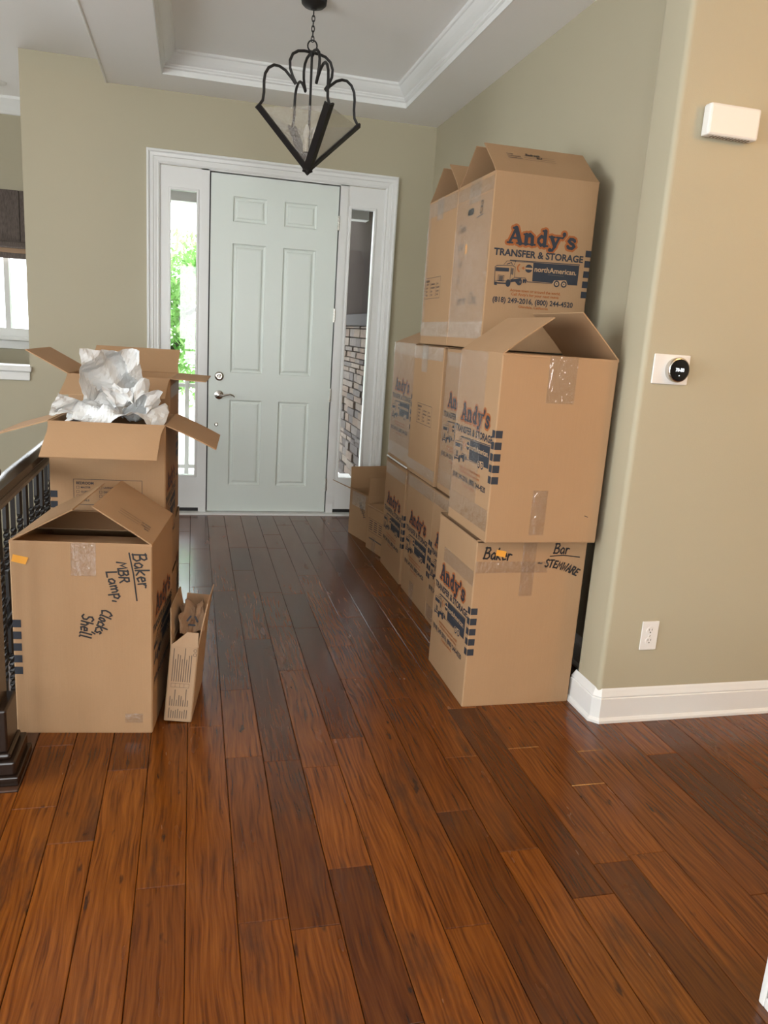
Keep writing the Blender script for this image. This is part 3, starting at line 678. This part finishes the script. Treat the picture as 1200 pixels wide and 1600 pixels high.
# mover's print, drawn on the logo face; v measured down from the top edge of the face
def logo_mesh():
    P = Print()
    def c(x, y):                        # layout coordinates of the artwork -> metres on the face
        u = (x-(160-.0792*y))/2172; return (u, -(y-(-455+.097*(x-200)))/2481)
    fat(P, "Andy's", .071, .385, -.274, .066, .016, 'orange', 0); fat(P, "Andy's", .071, .385, -.274, .066, .0, 'ink', 2)
    P.text('TRANSFER & STORAGE', .018, .424, -.3235, .0275, 'ink', 0, .034)
    pl = lambda pts, m, ly=0: P.poly([c(*p) for p in pts], m, ly)
    ln = lambda pts, wd, m='ink', ly=1: P.line([c(*p) for p in pts], wd, m, ly, 6)
    pl([(556, 428), (1014, 458), (998, 655), (548, 612)], 'ink')                                                       # trailer body
    ln([(330, 402), (1014, 450)], .0035); ln([(345, 412), (1008, 460)], .0014); ln([(998, 655), (500, 618), (480, 580), (375, 570)], .0026); ln([(380, 415), (556, 430)], .0015)
    pl([(745, 640), (765, 606), (885, 606), (900, 650)], 'kraftprint', 1)
    for x, y in ((790, 640), (862, 646)):
        q = c(x, y); P.disc(q[0], q[1], .0135, 'ink', 2, 18); P.disc(q[0], q[1], .0078, 'kraftprint', 3, 14); P.disc(q[0], q[1], .003, 'ink', 4, 8)
    q0, q1 = c(568, 512), c(985, 532); P.text('northAmerican.', q0[0], q1[0], q0[1]-.001, .021, 'kraftprint', 1, .018)
    q0, q1 = c(700, 548), c(860, 552); P.rect(q0[0], q1[0], q0[1]-.001, q0[1]+.001, 'fade', 1)
    q = c(512, 486); P.disc(q[0], q[1], .0165, 'ink', 1, 22); P.rect(q[0]-.018, q[0]+.018, q[1]-.0035, q[1]+.0035, 'kraftprint', 2); P.rect(q[0]-.033, q[0]-.012, q[1]-.0012, q[1]+.0012, 'orange', 3)
    P.poly([(q[0]-.022, q[1]+.007), (q[0]-.034, q[1]), (q[0]-.022, q[1]-.007)], 'orange', 3)
    q = c(450, 482); P.line([(q[0]-.006+.016*math.cos(R(a)), q[1]+.016*math.sin(R(a))) for a in range(120, 245, 15)], .006, 'orange', 1)
    # tractor
    ln([(186, 465), (180, 620), (320, 628), (330, 600), (375, 575), (380, 470), (352, 455), (205, 452), (186, 465)], .0022)
    ln([(270, 445), (300, 410), (385, 412), (365, 455)], .0018); ln([(300, 440), (345, 425), (350, 445)], .003); ln([(340, 470), (330, 600)], .0018)
    pl([(192, 470), (322, 478), (318, 515), (190, 508)], 'ink'); pl([(342, 480), (366, 482), (360, 548), (338, 540)], 'fade')
    P.frame(*(lambda a, d: (a[0], d[0], d[1], a[1]))(c(216, 545), c(270, 612)), .0016, 'ink', 1); q = c(243, 580); P.rect(q[0]-.009, q[0]+.009, q[1]-.010, q[1]+.010, 'fade', 0)
    ln([(180, 600), (320, 608)], .0018); pl([(178, 612), (205, 614), (204, 648), (178, 642)], 'ink'); pl([(205, 622), (300, 628), (300, 638), (205, 634)], 'ink')
    q = c(312, 628); P.disc(q[0], q[1], .011, 'ink', 2, 16, .015); pl([(335, 592), (440, 580), (440, 645), (400, 640), (380, 615), (335, 622)], 'ink')
    q = c(420, 616); P.disc(q[0], q[1], .0125, 'ink', 2, 16, .0145); q = c(430, 618); P.disc(q[0], q[1], .005, 'fade', 3, 10); pl([(455, 590), (490, 592), (488, 630), (478, 630), (476, 608), (470, 628), (456, 626)], 'ink')
    P.text('Across town or around the world.', .105, .337, -.4635, .0115, 'orange', 0, .022); P.text("Call Andy's for your next move", .112, .330, -.4795, .0115, 'orange', 0, .022)
    P.text('(818) 249-2016, (800) 244-4520', .031, .400, -.5105, .0215, 'ink', 0, .026); P.text('Glendale, California', .150, .286, -.5285, .0105, 'orange', 0, .02)
    return P
def stripes_mesh(w, side=-1):            # five registration blocks wrapping the corner
    P = Print()
    for k in range(5):
        v = -.286-k*.042; u = w-.028 if side > 0 else .0015
        P.rect(u, u+.0265, v-.0135, v+.0135, 'ink', 0)
    return P
def panel_mesh():                         # room checklist
    P = Print(); W, H_ = .262, .104
    P.frame(0, W, -H_, 0, .0018, 'ink'); P.text('BEDROOM', .011, .076, -.021, .0105, 'ink', 0, .03)
    words = [('MASTER', 'GUEST', 'BOYS', 'GIRLS'), ('LIVING RM', 'DINING RM', 'DEN', 'STUDY'), ('BATH', 'LAUNDRY', 'GARAGE', 'OTHER')]
    for i in range(3):
        for j in range(4):
            u = .011+i*.086; v = -.039-j*.0175
            if i == 2: u = .190
            P.frame(u, u+.011, v, v+.011, .0012, 'ink'); P.text(words[i][j], u+.017, u+.017+.0062*len(words[i][j]), v+.002, .0075, 'ink', 0, .025)
    return P
def shipping_mesh():                      # NAME / CONTENTS / ORDER NO. lines on a flap
    P = Print()
    for i, s in enumerate(('NAME', 'CONTENTS', 'ORDER NO.')):
        v = -.016*i; P.text(s, .0, .0075*len(s), v, .0085, 'fade', 0, .03); P.rect(.073, .215, v-.001, v+.0005, 'fade', 0)
    return P
def to_mesh(P, name):
    o = P.build(name); me = o.data; bpy.data.objects.remove(o); return me
LOGO = to_mesh(logo_mesh(), 'printed_logo'); PANEL = to_mesh(panel_mesh(), 'printed_checklist'); SHIP = to_mesh(shipping_mesh(), 'printed_form')

# ------------------------------------------------------------------ cartons
TH = .0055
def carton_body(w, d, h):
    b = MB(); x, y = w/2, d/2; i = TH
    o = [(-x, -y), (x, -y), (x, y), (-x, y)]; n = [(-x+i, -y+i), (x-i, -y+i), (x-i, y-i), (-x+i, y-i)]
    c = .004
    vs = []
    ring = lambda z, g=0: [(p[0]*(1-g/x), p[1]*(1-g/y), z) for p in o]
    # rounded vertical corners: 8-gon outline
    oct_ = [(-x+c, -y), (x-c, -y), (x, -y+c), (x, y-c), (x-c, y), (-x+c, y), (-x, y-c), (-x, -y+c)]
    vs = [(p[0]*.996, p[1]*.996, 0) for p in oct_]+[(p[0], p[1], c) for p in oct_]+[(p[0], p[1], h-.001) for p in oct_]+[(p[0]*.997, p[1]*.997, h) for p in oct_]
    fs = [tuple(range(8))[::-1]]
    for l in range(3):
        for k in range(8): fs.append((l*8+k, l*8+(k+1) % 8, l*8+8+(k+1) % 8, l*8+8+k))
    m = len(vs); ioct = [(p[0]*(1-i/x), p[1]*(1-i/y)) for p in oct_]
    vs += [(p[0], p[1], h) for p in ioct]+[(p[0], p[1], .008) for p in ioct]
    for k in range(8): fs.append((24+k, 24+(k+1) % 8, m+(k+1) % 8, m+k)); fs.append((m+k, m+(k+1) % 8, m+8+(k+1) % 8, m+8+k))
    fs.append(tuple(m+8+k for k in range(8)))
    b.add(vs, fs); return b
FACE = {'front': (0, lambda w, d: (-w/2, -d/2)), 'left': (-90, lambda w, d: (-w/2, d/2)), 'right': (90, lambda w, d: (w/2, -d/2)), 'back': (180, lambda w, d: (w/2, d/2))}
class Carton:
    def __init__(s, label, x, y, z, w, d, h, rz=0, group=None, ry=0, card='card', name='cardboard_box'):
        s.w, s.d, s.h, s.card = w, d, h, card
        s.e = thing(name, label, 'box', (x, y, z), R(rz), group, 0, R(ry))
        s.body = carton_body(w, d, h).build('body', card, s.e)
    def put(s, me, face, u=0, v=None, label=None, up=0, rot=0, parent=None, name=None):
        a, f = FACE[face]; x, y = f(s.w, s.d); a = R(a)
        if isinstance(me, Print): o = me.build(name or 'handwriting', None, s.e)
        else: o = bpy.data.objects.new(name or me.name.split('.')[0], me); C.objects.link(o); o.parent = s.e
        o.location = (x+u*math.cos(a)-up*math.sin(-a)*0, y+u*math.sin(a), s.h if v is None else v)
        o.rotation_mode = 'XYZ'; o.matrix_basis = Matrix.Translation(o.location) @ Matrix.Rotation(a, 4, 'Z') @ Matrix.Rotation(R(rot), 4, 'Y')
        if label: o['label'] = label
        return o
    def flap(s, side, ang, ln, dz=0, bend=0, trim=.004, skew=(0, 0), tape=False):
        # ang 0 = straight up, + = outwards, -90 = folded in flat
        a, f = FACE[side]; wid = s.w if side in ('front', 'back') else s.d; a = R(a)
        b = MB(); n = 6; y = z = 0; pts = [(0, 0)]; an = ang
        for k in range(n):
            y += -math.sin(R(an))*ln/n; z += math.cos(R(an))*ln/n; pts.append((y, z)); an += bend/n
        vs = []; fs = []
        for k, (py, pz) in enumerate(pts):
            t0 = ang+bend*k/n; ny, nz = math.cos(R(t0)), math.sin(R(t0)); g = k/n
            l0 = trim*min(1, g*4)+skew[0]*g; l1 = wid-trim*min(1, g*4)-skew[1]*g
            vs += [(l0, py, pz), (l1, py, pz), (l1, py+ny*TH*.8, pz+nz*TH*.8), (l0, py+ny*TH*.8, pz+nz*TH*.8)]
        for k in range(n):
            for q in range(4): fs.append((k*4+q, k*4+(q+1) % 4, k*4+4+(q+1) % 4, k*4+4+q))
        fs += [(0, 1, 2, 3), (n*4, n*4+1, n*4+2, n*4+3)]; b.add(vs, fs)
        o = b.build('flap', s.card, s.e); x, yy = f(s.w, s.d)
        o.matrix_basis = Matrix.Translation((x, yy, s.h+dz)) @ Matrix.Rotation(a, 4, 'Z')
        return o
    def on_flap(s, fl, me, ang, u, v, rot=0, name=None):      # print lying on the outside of a flap
        o = me.build(name or 'handwriting', None, fl) if isinstance(me, Print) else bpy.data.objects.new(name or me.name, me)
        if not isinstance(me, Print): C.objects.link(o); o.parent = fl
        o.matrix_basis = Matrix.Rotation(R(ang), 4, 'X') @ Matrix.Translation((u, -.0008, v)) @ Matrix.Rotation(R(rot), 4, 'Y')
        return o
    def tape(s, face, u0, u1, v0, v1, name='tape', m='tape', bulge=.0015):
        b = MB(); n, k = max(2, int(abs(u1-u0)/.02)), max(2, int(abs(v1-v0)/.02)); n, k = min(n, 14), min(k, 14); rr = random.Random(int(u0*1e4)+int(v0*1e3)+len(s.e.children))
        vs = [(u0+(u1-u0)*i/n, -.0022-(rr.random()*bulge if 0 < i < n and 0 < j < k else 0), v0+(v1-v0)*j/k) for j in range(k+1) for i in range(n+1)]
        b.add(vs, [(j*(n+1)+i, j*(n+1)+i+1, (j+1)*(n+1)+i+1, (j+1)*(n+1)+i) for j in range(k) for i in range(n)])
        o = b.build(name, m, s.e); a, f = FACE[face]; x, y = f(s.w, s.d); o.matrix_basis = Matrix.Translation((x, y, 0)) @ Matrix.Rotation(R(a), 4, 'Z'); return o
    def logo(s, face): s.put(LOGO, face, (s.d if face in ('left', 'right') else s.w)/2-.2275, label='navy and orange moving company print')
    def stripes(s, face, side):
        wid = s.d if face in ('left', 'right') else s.w
        s.put(stripes_mesh(wid, side), face, 0, name='printed_stripes', label='five dark printed corner blocks')
    def close(s, major='x'):
        a, c = (('front', 'back'), ('left', 'right')) if major == 'x' else (('left', 'right'), ('front', 'back'))
        la = (s.d if a[0] == 'front' else s.w)/2; lc = (s.w if c[0] == 'left' else s.d)/2
        for q in a: s.flap(q, -90, la*.6, dz=-TH*1.2)
        for q in c: s.flap(q, -90, lc-.001, dz=0)
def span(label, x0, x1, y0, y1, z, h, **k): return Carton(label, (x0+x1)/2, (y0+y1)/2, z, x1-x0, y1-y0, h, **k)
GR = 'moving boxes stacked along the right wall'

# bottom row, from the box nearest the wall end towards the door
c = span('closed moving box marked Baker and Bar Stemware, floor box with the orange sticker', 1.045, 1.505, 2.613, 3.068, 0, .685, group=GR)
c.close(); c.logo('left'); c.stripes('left', 1); c.stripes('front', -1)
P = Print(); hand(P, 'Baker', .030, .612, .045, -4, .0064, sx=.85); c.put(P, 'front', v=0); P = Print(); hand(P, 'Bar', .318, .632, .040, -2, .0058, sx=.9)
P.line([(.306, .620), (.36, .624), (.432, .616)], .004, 'marker', 2, 6); c.put(P, 'front', v=0); P = Print(); hand(P, '-', .256, .580, .04, -5, .0048); hand(P, 'STEMWARE', .288, .578, .030, -4, .0064, sx=.84, drift=-3.4); c.put(P, 'front', v=0)
P = Print(); P.poly([(.082, .648), (.122, .640), (.118, .616), (.079, .625)], 'sticker', 4); c.put(P, 'front', v=0, name='sticker', label='small orange inventory sticker')
c.tape('front', .19, .245, .46, .684); c.tape('front', .0, .30, .555, .60); c.tape('left', .10, .455, .50, .56)
c = span('bottom-row moving box half hidden behind the Bar Stemware box', 1.18, 1.64, 3.12, 3.583, 0, .685, group=GR); c.close(); c.logo('left'); c.stripes('left', -1) ; c.tape('left', .0, .46, .615, .672); c.tape('left', .02, .46, .02, .09)
c = span('middle box of the bottom row, clear tape hanging at its base', 1.182, 1.64, 3.592, 4.072, 0, .684, group=GR); c.close(); c.logo('left'); c.stripes('left', 1); c.tape('left', .0, .48, .61, .672); c.tape('left', .17, .25, .0, .10)
c = span('bottom-row moving box with a glint strip along its top edge, beside the small open boxes', 1.18, 1.64, 4.115, 4.58, 0, .684, group=GR); c.close(); c.logo('left'); c.stripes('left', 1); c.stripes('front', -1); c.tape('left', .02, .46, .59, .66); c.tape('front', 0, .46, .6, .66); boxobj('edge_glint', 'white', c.e, -.234, -.205, -.225, .23, .686, .694, ch=.003)['label'] = 'white strip standing in for the glint on the top edge tape'  # solid white strip stands in for daylight glinting off the taped edge
# middle row
c = span('plain-fronted moving box with roof-like open flaps, atop the Bar Stemware box', 1.05, 1.502, 2.552, 2.985, .6915, .687, group=GR)
FL = .226
c.flap('left', -52, FL, bend=-4, tape=True); c.flap('right', -44, FL, bend=-4); c.flap('front', -102, .17, dz=-.004); c.flap('back', -96, .17, dz=-.004)
c.logo('left'); c.stripes('left', 1); c.stripes('front', -1)
c.tape('front', .18, .29, .52, .686); c.tape('front', .17, .23, .03, .20); c.tape('left', .0, .433, .04, .12); c.tape('left', .0, .30, .12, .686, 'stretch_film', 'film')
P = Print(); P.line([(.392, .105), (.405, .1)], .0025, 'marker', 1, 6); c.put(P, 'front', v=0, name='pen_mark')
c = span('film-wrapped moving box of the middle row, partly behind the roof-flapped box', 1.185, 1.64, 3.12, 3.572, .691, .684, group=GR); c.close(); c.logo('left'); c.tape('left', .0, .452, .60, .665); c.tape('left', .0, .452, .03, .10); c.tape('left', .0, .452, .1, .6, 'stretch_film', 'film')
c = span('middle-row moving box printed with only a room checklist', 1.172, 1.635, 3.582, 4.088, .691, .687, group=GR); c.close(); c.put(PANEL, 'left', .12, .385, label='printed room checklist'); c.tape('left', .0, .50, .615, .68); c.tape('left', .0, .50, .02, .075); c.tape('left', .15, .25, .55, .687)
c = span('film-wrapped moving box at the door end of the middle row', 1.18, 1.64, 4.10, 4.565, .6955, .684, group=GR); c.flap('front', -92, .2, dz=-.008); c.flap('back', -92, .2, dz=-.008); c.flap('left', -66, .228); c.flap('right', -66, .228, dz=.0)
c.logo('left'); c.stripes('left', 1); c.tape('left', .0, .465, .62, .684); c.tape('left', .0, .465, .02, .10); c.tape('left', .0, .465, .10, .62, 'stretch_film', 'film')
# top row
c = span('top moving box with the mover\'s name facing out and form-printed front flap', 1.18, 1.645, 3.13, 3.578, 1.384, .706, group=GR)
f1 = c.flap('front', -52, FL); c.flap('back', -50, FL); c.flap('left', -98, .17, dz=-.006); c.flap('right', -8, .12, skew=(.16, .16))  # right flap, unseen, tapered to keep light out of the box
c.logo('front'); c.stripes('front', 1)
c.on_flap(f1, SHIP, -52, .085, .150)
P = Print(); hand(P, 'Bedroom', 0, 0, .016, 3, .003, sx=.95); hand(P, 'BLF', .045, -.020, .014, 2, .0028, sx=1); c.on_flap(f1, P, -52, .172, .152)
c.tape('left', .0, .448, .635, .690); c.tape('left', .16, .30, .61, .706); c.tape('left', .0, .448, .04, .11); c.tape('left', .0, .448, .11, .63, 'stretch_film', 'film')
P = Print()
pts = lambda a0, a1, u, v, r, ry: [(u+r*math.cos(R(a)), v+ry*math.sin(R(a))) for a in range(a0, a1, 20)]
P.poly(pts(90, 271, .165, .578, .014, .014)+pts(-90, 91, .215, .578, .014, .014), 'black', 1); c.put(P, 'left', v=0, name='hand_hole', label='dark oval hand hole')
P = Print(); hand(P, 'B', .305, .558, .05, 2, .004); P.line([(.27, .545), (.35, .552)], .004, 'marker', 2, 6)
c.put(P, 'left', v=0); P = Print()
for i, s_ in enumerate(('China', 'plur', 'fur', 'fi')): hand(P, s_, .045+.012*i, .500-.075*i, .036, 3, .0032, sx=1.05)
c.put(P, 'left', v=0); P = Print(); hand(P, 'error', .105, .185, .042, 2, .0034); hand(P, 'Cha,', .255, .185, .05, 2, .0034); c.put(P, 'left', v=0)
P = Print(); P.rect(.155, .178, .405, .445, 'sticker', 3); c.put(P, 'left', v=0, name='sticker', label='small orange inventory sticker')
c = span('top moving box printed with a checklist, nearer the front door', 1.18, 1.64, 3.588, 4.04, 1.384, .704, group=GR)
c.flap('front', -52, FL); c.flap('back', -52, FL); c.flap('left', -98, .17, dz=-.006); c.flap('right', -8, .12, skew=(.16, .16)); c.put(PANEL, 'left', .02, .33, label='printed room checklist')  # unseen right flap shaped likewise so the inside stays dark
c.tape('left', .0, .452, .625, .695); c.tape('left', .15, .25, .60, .704); c.tape('left', .0, .452, .04, .11); c.tape('left', .0, .05, .1, .63, 'stretch_film', 'film')
# small boxes by the door
def corner_box(label, px, py, w, d, h, rz, **k):
    a = R(rz); return Carton(label, px+w/2*math.cos(a)-d/2*math.sin(a), py+w/2*math.sin(a)+d/2*math.cos(a), 0, w, d, h, rz, **k)
GS = 'small open boxes beside the front door'
c = corner_box('small open box with upright flaps, closest to the right sidelight', 1.180, 5.015, .40, .305, .328, 13, group=GS)
c.flap('back', 4, .155); c.flap('left', 66, .155); c.flap('front', 3, .13); c.flap('right', 20, .15)
P = Print()
for i in range(3): hand(P, 'Shel', .17+.028*i, .26-.02*i, .03, -70, .0035)
c.put(P, 'left', v=0); c.tape('left', .05, .27, .22, .32)
c = corner_box('small open box with printed lines, wedged behind the bottom-row box', 1.214, 4.625, .36, .30, .298, 11, group=GS)
c.flap('left', -160, .11); c.flap('back', -150, .12); c.flap('front', 30, .02); c.flap('right', -20, .12)
P = Print(); P.frame(.03, .27, .125, .215, .0018, 'ink')
for i in range(5):
    for j in range(3): P.rect(.045+j*.075, .095+j*.075, .14+i*.0145, .145+i*.0145, 'ink')
P.rect(.05, .25, .075, .085, 'fade'); c.put(P, 'left', v=0, name='printed_checklist'); c.tape('left', .1, .16, .0, .1)

# ------------------------------------------------------------------ cartons at the left
a = R(-7); wv, dv = .452, .450
cx, cy = -.573+wv/2*math.cos(a)-dv/2*math.sin(a), 2.607+wv/2*math.sin(a)+dv/2*math.cos(a)
c = Carton('moving box with peaked flaps marked Baker MBR Lamp, Clocks, Shell', cx, cy, 0, wv, dv, .686, -7)
fl = c.flap('left', -61, .228); fr = c.flap('right', -57, .226); c.flap('front', -97, .18, dz=-.004); c.flap('back', -97, .18, dz=-.004)
c.on_flap(fr, SHIP, -57, .10, .035, -90).scale = (.55, 1, 1.5)
c.stripes('front', -1); c.logo('right')
P = Print(); hand(P, 'Baker', .388, .652, .044, -80, .0056, sx=.93); P.line([(.378, .655), (.392, .58), (.402, .49)], .0048, 'marker', 2, 6); c.put(P, 'front', v=0)
P = Print(); hand(P, 'MBR', .338, .622, .032, -82, .0056, sx=1.0); c.put(P, 'front', v=0)
P = Print(); hand(P, 'Lamp,', .302, .588, .034, -74, .0056, sx=1.22); c.put(P, 'front', v=0); P = Print(); hand(P, 'Clocks,', .290, .458, .036, -108, .0056, sx=.78); c.put(P, 'front', v=0)
P = Print(); hand(P, 'Shell', .225, .438, .038, -98, .0056, sx=.92); c.put(P, 'front', v=0)
P = Print(); P.poly([(.012, .640), (.060, .630), (.050, .606), (.006, .616)], 'sticker', 3); c.put(P, 'front', v=0, name='sticker', label='orange inventory sticker')
c.tape('front', .192, .272, .572, .686); c.tape('front', .36, .42, .04, .075)
a = R(-4)
cl = Carton('low flat moving box on the floor under the box of white paper', -.300, 3.395, 0, .44, .45, .31, -4); cl.close(); cl.stripes('right', -1)
c2 = Carton('open moving box overflowing with crumpled white paper, checklist on its side', -.305, 3.385, .3165, .440, .445, .688, -4)
c2.flap('front', 116, .222, bend=8, trim=.012); c2.flap('right', 112, .215, bend=6); c2.flap('left', 108, .222); c2.flap('back', -170, .2)
c2.put(PANEL, 'front', .088, .465, label='printed room checklist'); c2.stripes('front', -1); c2.logo('right')
cl = Carton('square moving box on the floor, lowest behind the box of white paper', -.298, 3.905, 0, .45, .45, .455, -3); cl.close(); cl.logo('right')
c3 = Carton('open moving box with spread flaps standing behind the box of white paper', -.305, 3.925, .4615, .445, .445, .69, -4)
c3.flap('back', 60, .22, trim=.01); c3.flap('left', 62, .2); c3.flap('right', 92, .16); c3.flap('front', 112, .2); c3.logo('right'); c3.tape('right', .0, .445, .60, .66)
# narrow leaning box with brown paper
c4 = Carton('narrow plain box of brown paper leaning beside the Lamp, Clocks box', -.045+.025, 2.79, .0045, .098, .35, .292, -7, ry=4.5, card='card_grey')
c4.flap('front', -4, .052, skew=(.05, 0)); c4.flap('right', 3, .12, skew=(.12, -.0), bend=4); c4.flap('left', 14, .10, skew=(0, .1)); c4.flap('back', 30, .07)
P = Print()
for q in ((.02, .155, .285), (.02, .06, .128), (.02, -.0, .0)):
    if q[1] <= 0: continue
    for i in range(9):
        u = .014+i*.0078; e_ = q[2]-.045*abs(math.sin(i*1.9+q[1]*40)); P.rect(u, u+.0026, q[1], e_, 'fade')
for i in range(9): P.rect(.014+i*.0078, .0166+i*.0078, .012, .052-.012*abs(math.sin(i*2.3)), 'fade')
P.frame(.014, .078, .133, .149, .001, 'fade')
for i in range(3): P.rect(.029+i*.0155, .030+i*.0155, .133, .149, 'fade')
for v in (.262, .278):
    P.line([(.088+.0055*math.cos(R(t_)), v+.0055*math.sin(R(t_))) for t_ in range(0, 361, 40)], .0016, 'fade', 1, 6)
c4.put(P, 'front', v=0, name='printed_lines')

# ------------------------------------------------------------------ crumpled paper
def tri(x): x = x % 1.0; return abs(x-.5)*4-1
def sheet(name, label, m, fn, n, amp, seed, loc, waves=7, parent=None):
    rr = random.Random(seed); W = [(rr.uniform(.5, 2.3)*rr.choice((-1, 1)), rr.uniform(.5, 2.3), rr.random(), rr.uniform(.4, 1)) for _ in range(waves)]
    grid = []
    base = [[Vector(fn(i/n, j/n)) for i in range(n+1)] for j in range(n+1)]
    for j in range(n+1):
        for i in range(n+1):
            du = base[j][min(n, i+1)]-base[j][max(0, i-1)]; dv = base[min(n, j+1)][i]-base[max(0, j-1)][i]; nn = du.cross(dv)
            nn = nn.normalized() if nn.length > 1e-9 else Vector((0, 0, 1))
            u, v = i/n, j/n; h = sum(w_[3]*tri(w_[0]*u+w_[1]*v+w_[2]) for w_ in W)/waves
            h2 = .6*sum(w_[3]*tri(2.3*(w_[1]*u-w_[0]*v)+w_[2]*3) for w_ in W[:4])/9
            grid.append(base[j][i]+nn*amp*(h*1.6+h2)+Vector((rr.uniform(-1, 1), rr.uniform(-1, 1), rr.uniform(-1, 1)))*amp*.02)
    b = MB(); b.add(grid, [(j*(n+1)+i, j*(n+1)+i+1, (j+1)*(n+1)+i+1, (j+1)*(n+1)+i) for j in range(n) for i in range(n)])
    o = b.build(name, m, parent); o.location = loc
    md = o.modifiers.new('thickness', 'SOLIDIFY'); md.thickness = .0006; md.offset = 0
    return tag(o, label, 'paper', None) if not parent else o
GP = 'crumpled packing paper in the open box'
def dome(rx, ry, hz, sk=0):
    def f(u, v):
        a, r_ = u*2-1, v*2-1; q = max(0, 1-.5*(a*a+r_*r_)); return (a*rx, r_*ry, hz*q**.8+sk*a)
    return f
zt = .3165+.688
o = sheet('packing_paper', 'low mound of crumpled white paper filling the open box', 'paper', dome(.19, .19, .10), 34, .11, 5, (-.305, 3.385, zt-.045)); o['group'] = GP
def upright(u, v):                         # big folded sheet standing up, leaning back
    x = (u-.5)*.30*(1-.30*v)-.01*v; z = v*.265-.02*(u-.5)**2; y = .07*math.sin(u*2.6)-.10*v+.05*(u-.5)
    return (x, y+.0, z)
o = sheet('packing_paper', 'tall folded sheet of white paper standing up out of the open box', 'paper', upright, 26, .062, 8, (-.315, 3.45, zt+.012), 5); o['group'] = GP
def curl(u, v):
    a = v*2.0-.2; r_ = .11; return (-.08+u*.16-.05*math.cos(a)-.04*v, (u-.5)*.10+.04*v, .02+r_*(1-math.cos(a))*(1-u*.75)*.62)
o = sheet('packing_paper', 'curled white paper corner rising at the railing side of the open box', 'paper', curl, 20, .05, 21, (-.41, 3.30, zt-.005)); o['group'] = GP
def fold(u, v): return ((u-.5)*.16, (v-.5)*.14, .07+.05*math.sin(u*3)+.02*math.cos(v*5))
o = sheet('packing_paper', 'crumpled white paper wad near the flap over the hall', 'paper', fold, 22, .085, 33, (-.225, 3.27, zt-.005)); o['group'] = GP
def stuffp(u, v): return ((u-.5)*.085, (v-.5)*.24, .02+.10*math.sin(v*2.6+.3)*(.6+.4*u))
o = sheet('packing_paper', 'crumpled brown paper stuffed in the narrow leaning box', 'brown_paper', stuffp, 22, .045, 12, (.008, 2.80, .275))
P = Print(); 
for k in range(3):
    a0 = 90+k*120; P.line([(.018*math.cos(R(a0+20)), .018*math.sin(R(a0+20))), (.018*math.cos(R(a0+85)), .018*math.sin(R(a0+85)))], .007, 'ink', 1, 6)
q = P.build('printed_recycling_mark', None, o); q.location = (.0, -.11, .085); q.rotation_euler = (R(-35), 0, 0)

# ------------------------------------------------------------------ things on the near right wall
WY = 2.44
t = thing('thermostat', 'round black thermostat on a white plate, reading 70-80', 'thermostat', (1.640, WY, 1.359))
boxobj('back_plate', 'white', t, -.072, .072, -.007, -.0005, -.052, .052, ch=.0032)
b = MB(); b.lathe([(.0425, .006), (.0435, .024), (.041, .029), (.038, .030)], (.018, 0, 0), 40, 'y'); b.build('dial_ring', 'nickel', t, True)
b = MB(); b.lathe([(0, .0315), (.03, .031), (.0385, .0298)], (.018, 0, 0), 40, 'y'); b.build('display', 'screen', t, True)
P = Print(); P.text('70-80', -.017, .017, -.005, .0125, 'digits', 0, .02); P.rect(-.0015, .0015, -.021, -.017, 'digits'); q = P.build('display_digits', None, t); q.location = (.018, -.0316, 0)
t = thing('door_chime', 'white rectangular slotted box mounted high on the wall above the thermostat', 'door chime', (1.716, WY, 2.166))
b = MB(); b.box(-.096, .096, -.046, -.006, -.049, .049, ch=.008); b.build('cover', 'white', t)
boxobj('base', 'white', t, -.090, .090, -.008, -.0005, -.046, .046, ch=.002)
for i in range(12): boxobj('slot', 'fade', t, -.071+i*.0125, -.066+i*.0125, -.038, -.018, -.0498, -.0485)
t = thing('outlet', 'white duplex wall outlet above the baseboard', 'outlet', (1.716, WY, .352))
boxobj('cover_plate', 'white', t, -.036, .036, -.006, -.0005, -.0585, .0585, ch=.0025)
for z in (-.021, .021):
    b = MB(); b.lathe([(0, .0078), (.0155, .0078), (.0168, .006)], (0, 0, z), 22, 'y'); r_ = b.build('receptacle', 'white', t, True)
    for x in (-.006, .006): boxobj('slot', 'black', r_, x-.001, x+.001, -.0083, -.0075, z+.001, z+.0085)
    b = MB(); b.lathe([(0, .0083), (.0026, .0083), (.0026, .0075)], (0, 0, z-.006), 10, 'y'); b.build('ground_hole', 'black', r_)
b = MB(); b.lathe([(0, .0068), (.0025, .0068), (.003, .006)], (0, 0, 0), 10, 'y'); b.build('screw', 'nickel', t)
t = thing('vent_unit', 'white box-shaped unit with dark vent slots standing on the hardwood floor', 'vent unit', (1.372, 1.015, 0))
b = MB(); b.box(-.112, .117, -.165, .165, 0, .50, ch=.006); b.build('housing', 'white', t)
b = MB()
for a in ((-.165, -.148, 0.0, .50), (.148, .165, .0, .50), (-.148, .148, .0, .026), (-.148, .148, .478, .50)): b.box(-.119, -.108, a[0], a[1], a[2], a[3], ch=.003)
b.build('grille_frame', 'white', t)
boxobj('grille_back', 'black', t, -.1135, -.110, -.15, .15, .02, .48)
for i in range(16): boxobj('louver', 'white', t, -.118, -.1125, -.15+i*.0198, -.15+i*.0198+.008, .024, .48)
